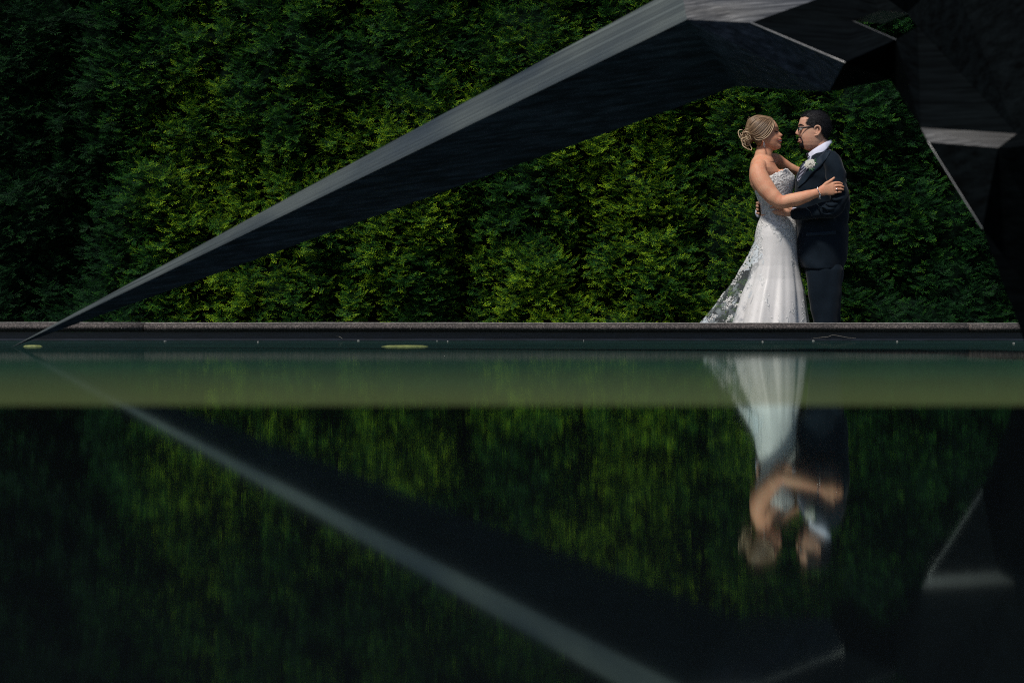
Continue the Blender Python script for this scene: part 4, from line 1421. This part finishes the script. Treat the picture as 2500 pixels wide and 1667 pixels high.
# collar: a folded band around the neck
cl = MB()
CT = [(1822, 585, -.004), (1800, 592, -.022), (1740, 622, -.062), (1660, 668, -.077), (1590, 714, -.066), (1534, 762, -.034)]
CB = [(1836, 622, -.004), (1818, 632, -.030), (1768, 704, -.084), (1692, 778, -.100), (1624, 834, -.094), (1560, 856, -.066)]
for s_ in (-1, 1):
    K, Mr = 24, 6
    A_, B_ = resample(CT, K + 1), resample(CB, K + 1)
    vs, fs = [], []
    for i in range(K + 1):
        for j in range(Mr):
            t = j / (Mr - 1)
            q = A_[i] * (1 - t) + B_[i] * t
            bow = .006 * math.sin(math.pi * t)
            far = 0 if s_ == -1 else -26 * i / K
            vs.append(P(q[0] + far, q[1], (q[2] - bow) * -s_))
    for i in range(K):
        for j in range(Mr - 1):
            a = i * Mr + j
            fs.append((a, a + 1, a + Mr + 1, a + Mr))
    cl.add(vs, fs)
clo = cl.build("collar", white, groom)
sm = clo.modifiers.new("thickness", "SOLIDIFY"); sm.thickness = .003
# cuffs
for nm_pts in ([(1385, 1524, -.181, 74), (1358, 1520, -.174, 72), (1326, 1516, -.168, 66, 58)], [(1085, 1500, .215, 62), (1000, 1512, .186, 60), (900, 1520, .130, 58, 40), (885, 1520, .10, 58, 20)]):
    m_ = MB(); T(m_, nm_pts[:2] if len(nm_pts) == 9 else nm_pts, n=22, cap=False); m_.build("cuff", white, groom)


def tie_material():
    m, nt, nd, lk, b = new_mat("striped_silk_tie")
    tc = N(nd, "ShaderNodeTexCoord")
    mp = N(nd, "ShaderNodeMapping"); mp.inputs["Rotation"].default_value = (0, math.radians(-42), 0)
    lk.new(tc.outputs["Object"], mp.inputs["Vector"])
    wv_ = N(nd, "ShaderNodeTexWave", Scale=24.0); wv_.bands_direction = "X"
    wv_.inputs["Distortion"].default_value = 0.3
    lk.new(mp.outputs[0], wv_.inputs["Vector"])
    r = ramp(nd, [(0.0, (0.02, 0.026, 0.05)), (0.45, (0.035, 0.045, 0.08)), (0.6, (0.24, 0.26, 0.34)), (1.0, (0.32, 0.34, 0.42))])
    lk.new(wv_.outputs[0], r.inputs[0]); lk.new(r.outputs[0], b.inputs["Base Color"])
    b.inputs["Roughness"].default_value = 0.4
    return m


ti = MB()
patch(ti, bv_j, [(1518, 775), (1508, 812), (1480, 875), (1440, 950), (1412, 1030), (1396, 1105)], [(1566, 790), (1560, 835), (1528, 905), (1490, 985), (1452, 1050), (1412, 1110)], n=22, m=6, off=.005, thick=.003)
ti.ball(drop(bv_j, 1540, 806, .008), (.012, .008, .012))
ti.build("tie", tie_material(), groom)
la = MB()
patch(la, bv_j, [(1815, 634), (1762, 706), (1688, 782), (1618, 842), (1500, 985), (1430, 1085), (1395, 1180)], [(1846, 664), (1815, 745), (1750, 850), (1690, 930), (1590, 1010), (1490, 1130), (1405, 1195)], n=26, m=8, off=.006, thick=.004)
patch(la, bv_j, [(1500, 800), (1440, 900), (1392, 1000), (1372, 1110)], [(1518, 790), (1462, 905), (1420, 1000), (1388, 1100)], n=14, m=5, off=.006, thick=.003)
la.build("lapel", suit2, groom)
pf = MB(); patch(pf, bv_j, [(1500, 1768), (1505, 1816)], [(1882, 1742), (1885, 1792)], n=5, m=20, off=.003, thick=.003); pf.build("pocket_flap", suit2, groom)
# trousers and shoes
tz = MB()
rows_tube(tz, [(2100, 1462, 1985, 280), (2230, 1470, 1985, 280), (2330, 1490, 1980, 270), (2400, 1510, 1970, 240)], n=40, cy=0)
T(tz, [(1725, 2250, -.085, 235, 150), (1745, 2500, -.088, 205, 140), (1760, 2700, -.090, 180, 130), (1772, 2911, -.092, 160, 120), (1780, 3200, -.095, 135, 105), (1785, VG - 75, -.095, 118, 100)], n=28)
T(tz, [(1740, 2250, .085, 215, 150), (1770, 2500, .090, 190, 140), (1790, 2911, .095, 150, 120), (1800, VG - 75, .095, 118, 100)], n=28)
tme = remesh(tz.mesh("trousers"), 0.006, 4)
c2 = np.empty(len(tme.vertices) * 3); tme.vertices.foreach_get("co", c2); c2 = c2.reshape(-1, 3)
n2_ = np.empty(len(tme.vertices) * 3); tme.vertices.foreach_get("normal", n2_); n2_ = n2_.reshape(-1, 3)
c2 += n2_ * ((nz[6](c2[:, 0] * 14, c2[:, 2] * 5 + c2[:, 1] * 9) - .5) * .022 + (nz[7](c2[:, 0] * 30 + c2[:, 2] * 6, c2[:, 2] * 11) - .5) * .007)[:, None]
tme.vertices.foreach_set("co", c2.astype(np.float32).ravel()); tme.update()
link("trousers", tme, suit, groom)
shoe = mat_simple("black_shoe_leather", (0.012, 0.011, 0.011), rough=0.25, scale=60, var=0.2, bump=0.1)
for yy, u0 in ((-.095, 1790), (.095, 1805)):
    s_ = MB(); b0 = P(u0, VG, yy)
    s_.tube([b0 + Vector((.05, 0, .035)), b0 + Vector((.02, 0, .05)), b0 + Vector((-.07, 0, .036)), b0 + Vector((-.16, 0, .026)), b0 + Vector((-.20, 0, .022))], [(.034, .036), (.048, .040), (.034, .045), (.024, .042), (.018, .028)], n=16)
    s_.build("shoe", shoe, groom)
# boutonniere
petal = mat_simple("white_rose_petals", (0.70, 0.68, 0.60), rough=0.7, scale=60, var=0.12, bump=0.1)
grn = mat_simple("rose_leaf", (0.02, 0.09, 0.035), rough=0.5, scale=60, var=0.4, bump=0.2)
rcn = drop(bv_j, 1556, 897, .020)
ro = MB()
ro.ball(rcn, (.020, .014, .019), 14, 9)
for k in range(26):
    a_ = k * 2.4; rr = .006 + .021 * (k / 26) ** .8
    c_ = rcn + Vector((math.cos(a_) * rr, -.014 + .012 * (k / 26), math.sin(a_) * rr * .85))
    ex = Vector((math.cos(a_), -.35, math.sin(a_))).normalized(); ey = Vector((-math.sin(a_), 0, math.cos(a_)))
    sz = .009 + .005 * k / 26
    vs = []
    for i in range(4):
        for j in range(5):
            x_ = (j - 2) / 2; y_ = i / 3
            vs.append(c_ + ey * x_ * sz * (1 - .25 * y_ * abs(x_)) + ex * (y_ * sz * 1.1 - .35 * sz * x_ * x_) + Vector((0, -1, 0)) * (sz * .5 * (1 - y_)) * (1 - x_ * x_ * .4))
    ro.add(vs, [(i * 5 + j, i * 5 + j + 1, i * 5 + j + 6, i * 5 + j + 5) for i in range(3) for j in range(4)])
rose = ro.build("boutonniere", petal, groom)
lv = MB()
for (u0, v0, u1, v1, w_) in [(1590, 880, 1645, 840, 14), (1585, 900, 1660, 885, 12), (1555, 940, 1600, 985, 13), (1560, 935, 1545, 990, 10), (1600, 865, 1630, 815, 9), (1575, 945, 1625, 960, 9)]:
    a_ = drop(bv_j, u0, v0, .012); c_ = drop(bv_j, u1, v1, .010); mdl = (a_ + c_) / 2 + Vector((0, -.004, 0))
    sdv = (c_ - a_).cross(Vector((0, 1, 0))).normalized() * w_ * KU
    lv.add([a_, mdl + sdv, c_, mdl - sdv, mdl + Vector((0, -.003, 0))], [(0, 1, 4), (1, 2, 4), (2, 3, 4), (3, 0, 4)])
lv.build("leaf", grn, rose)
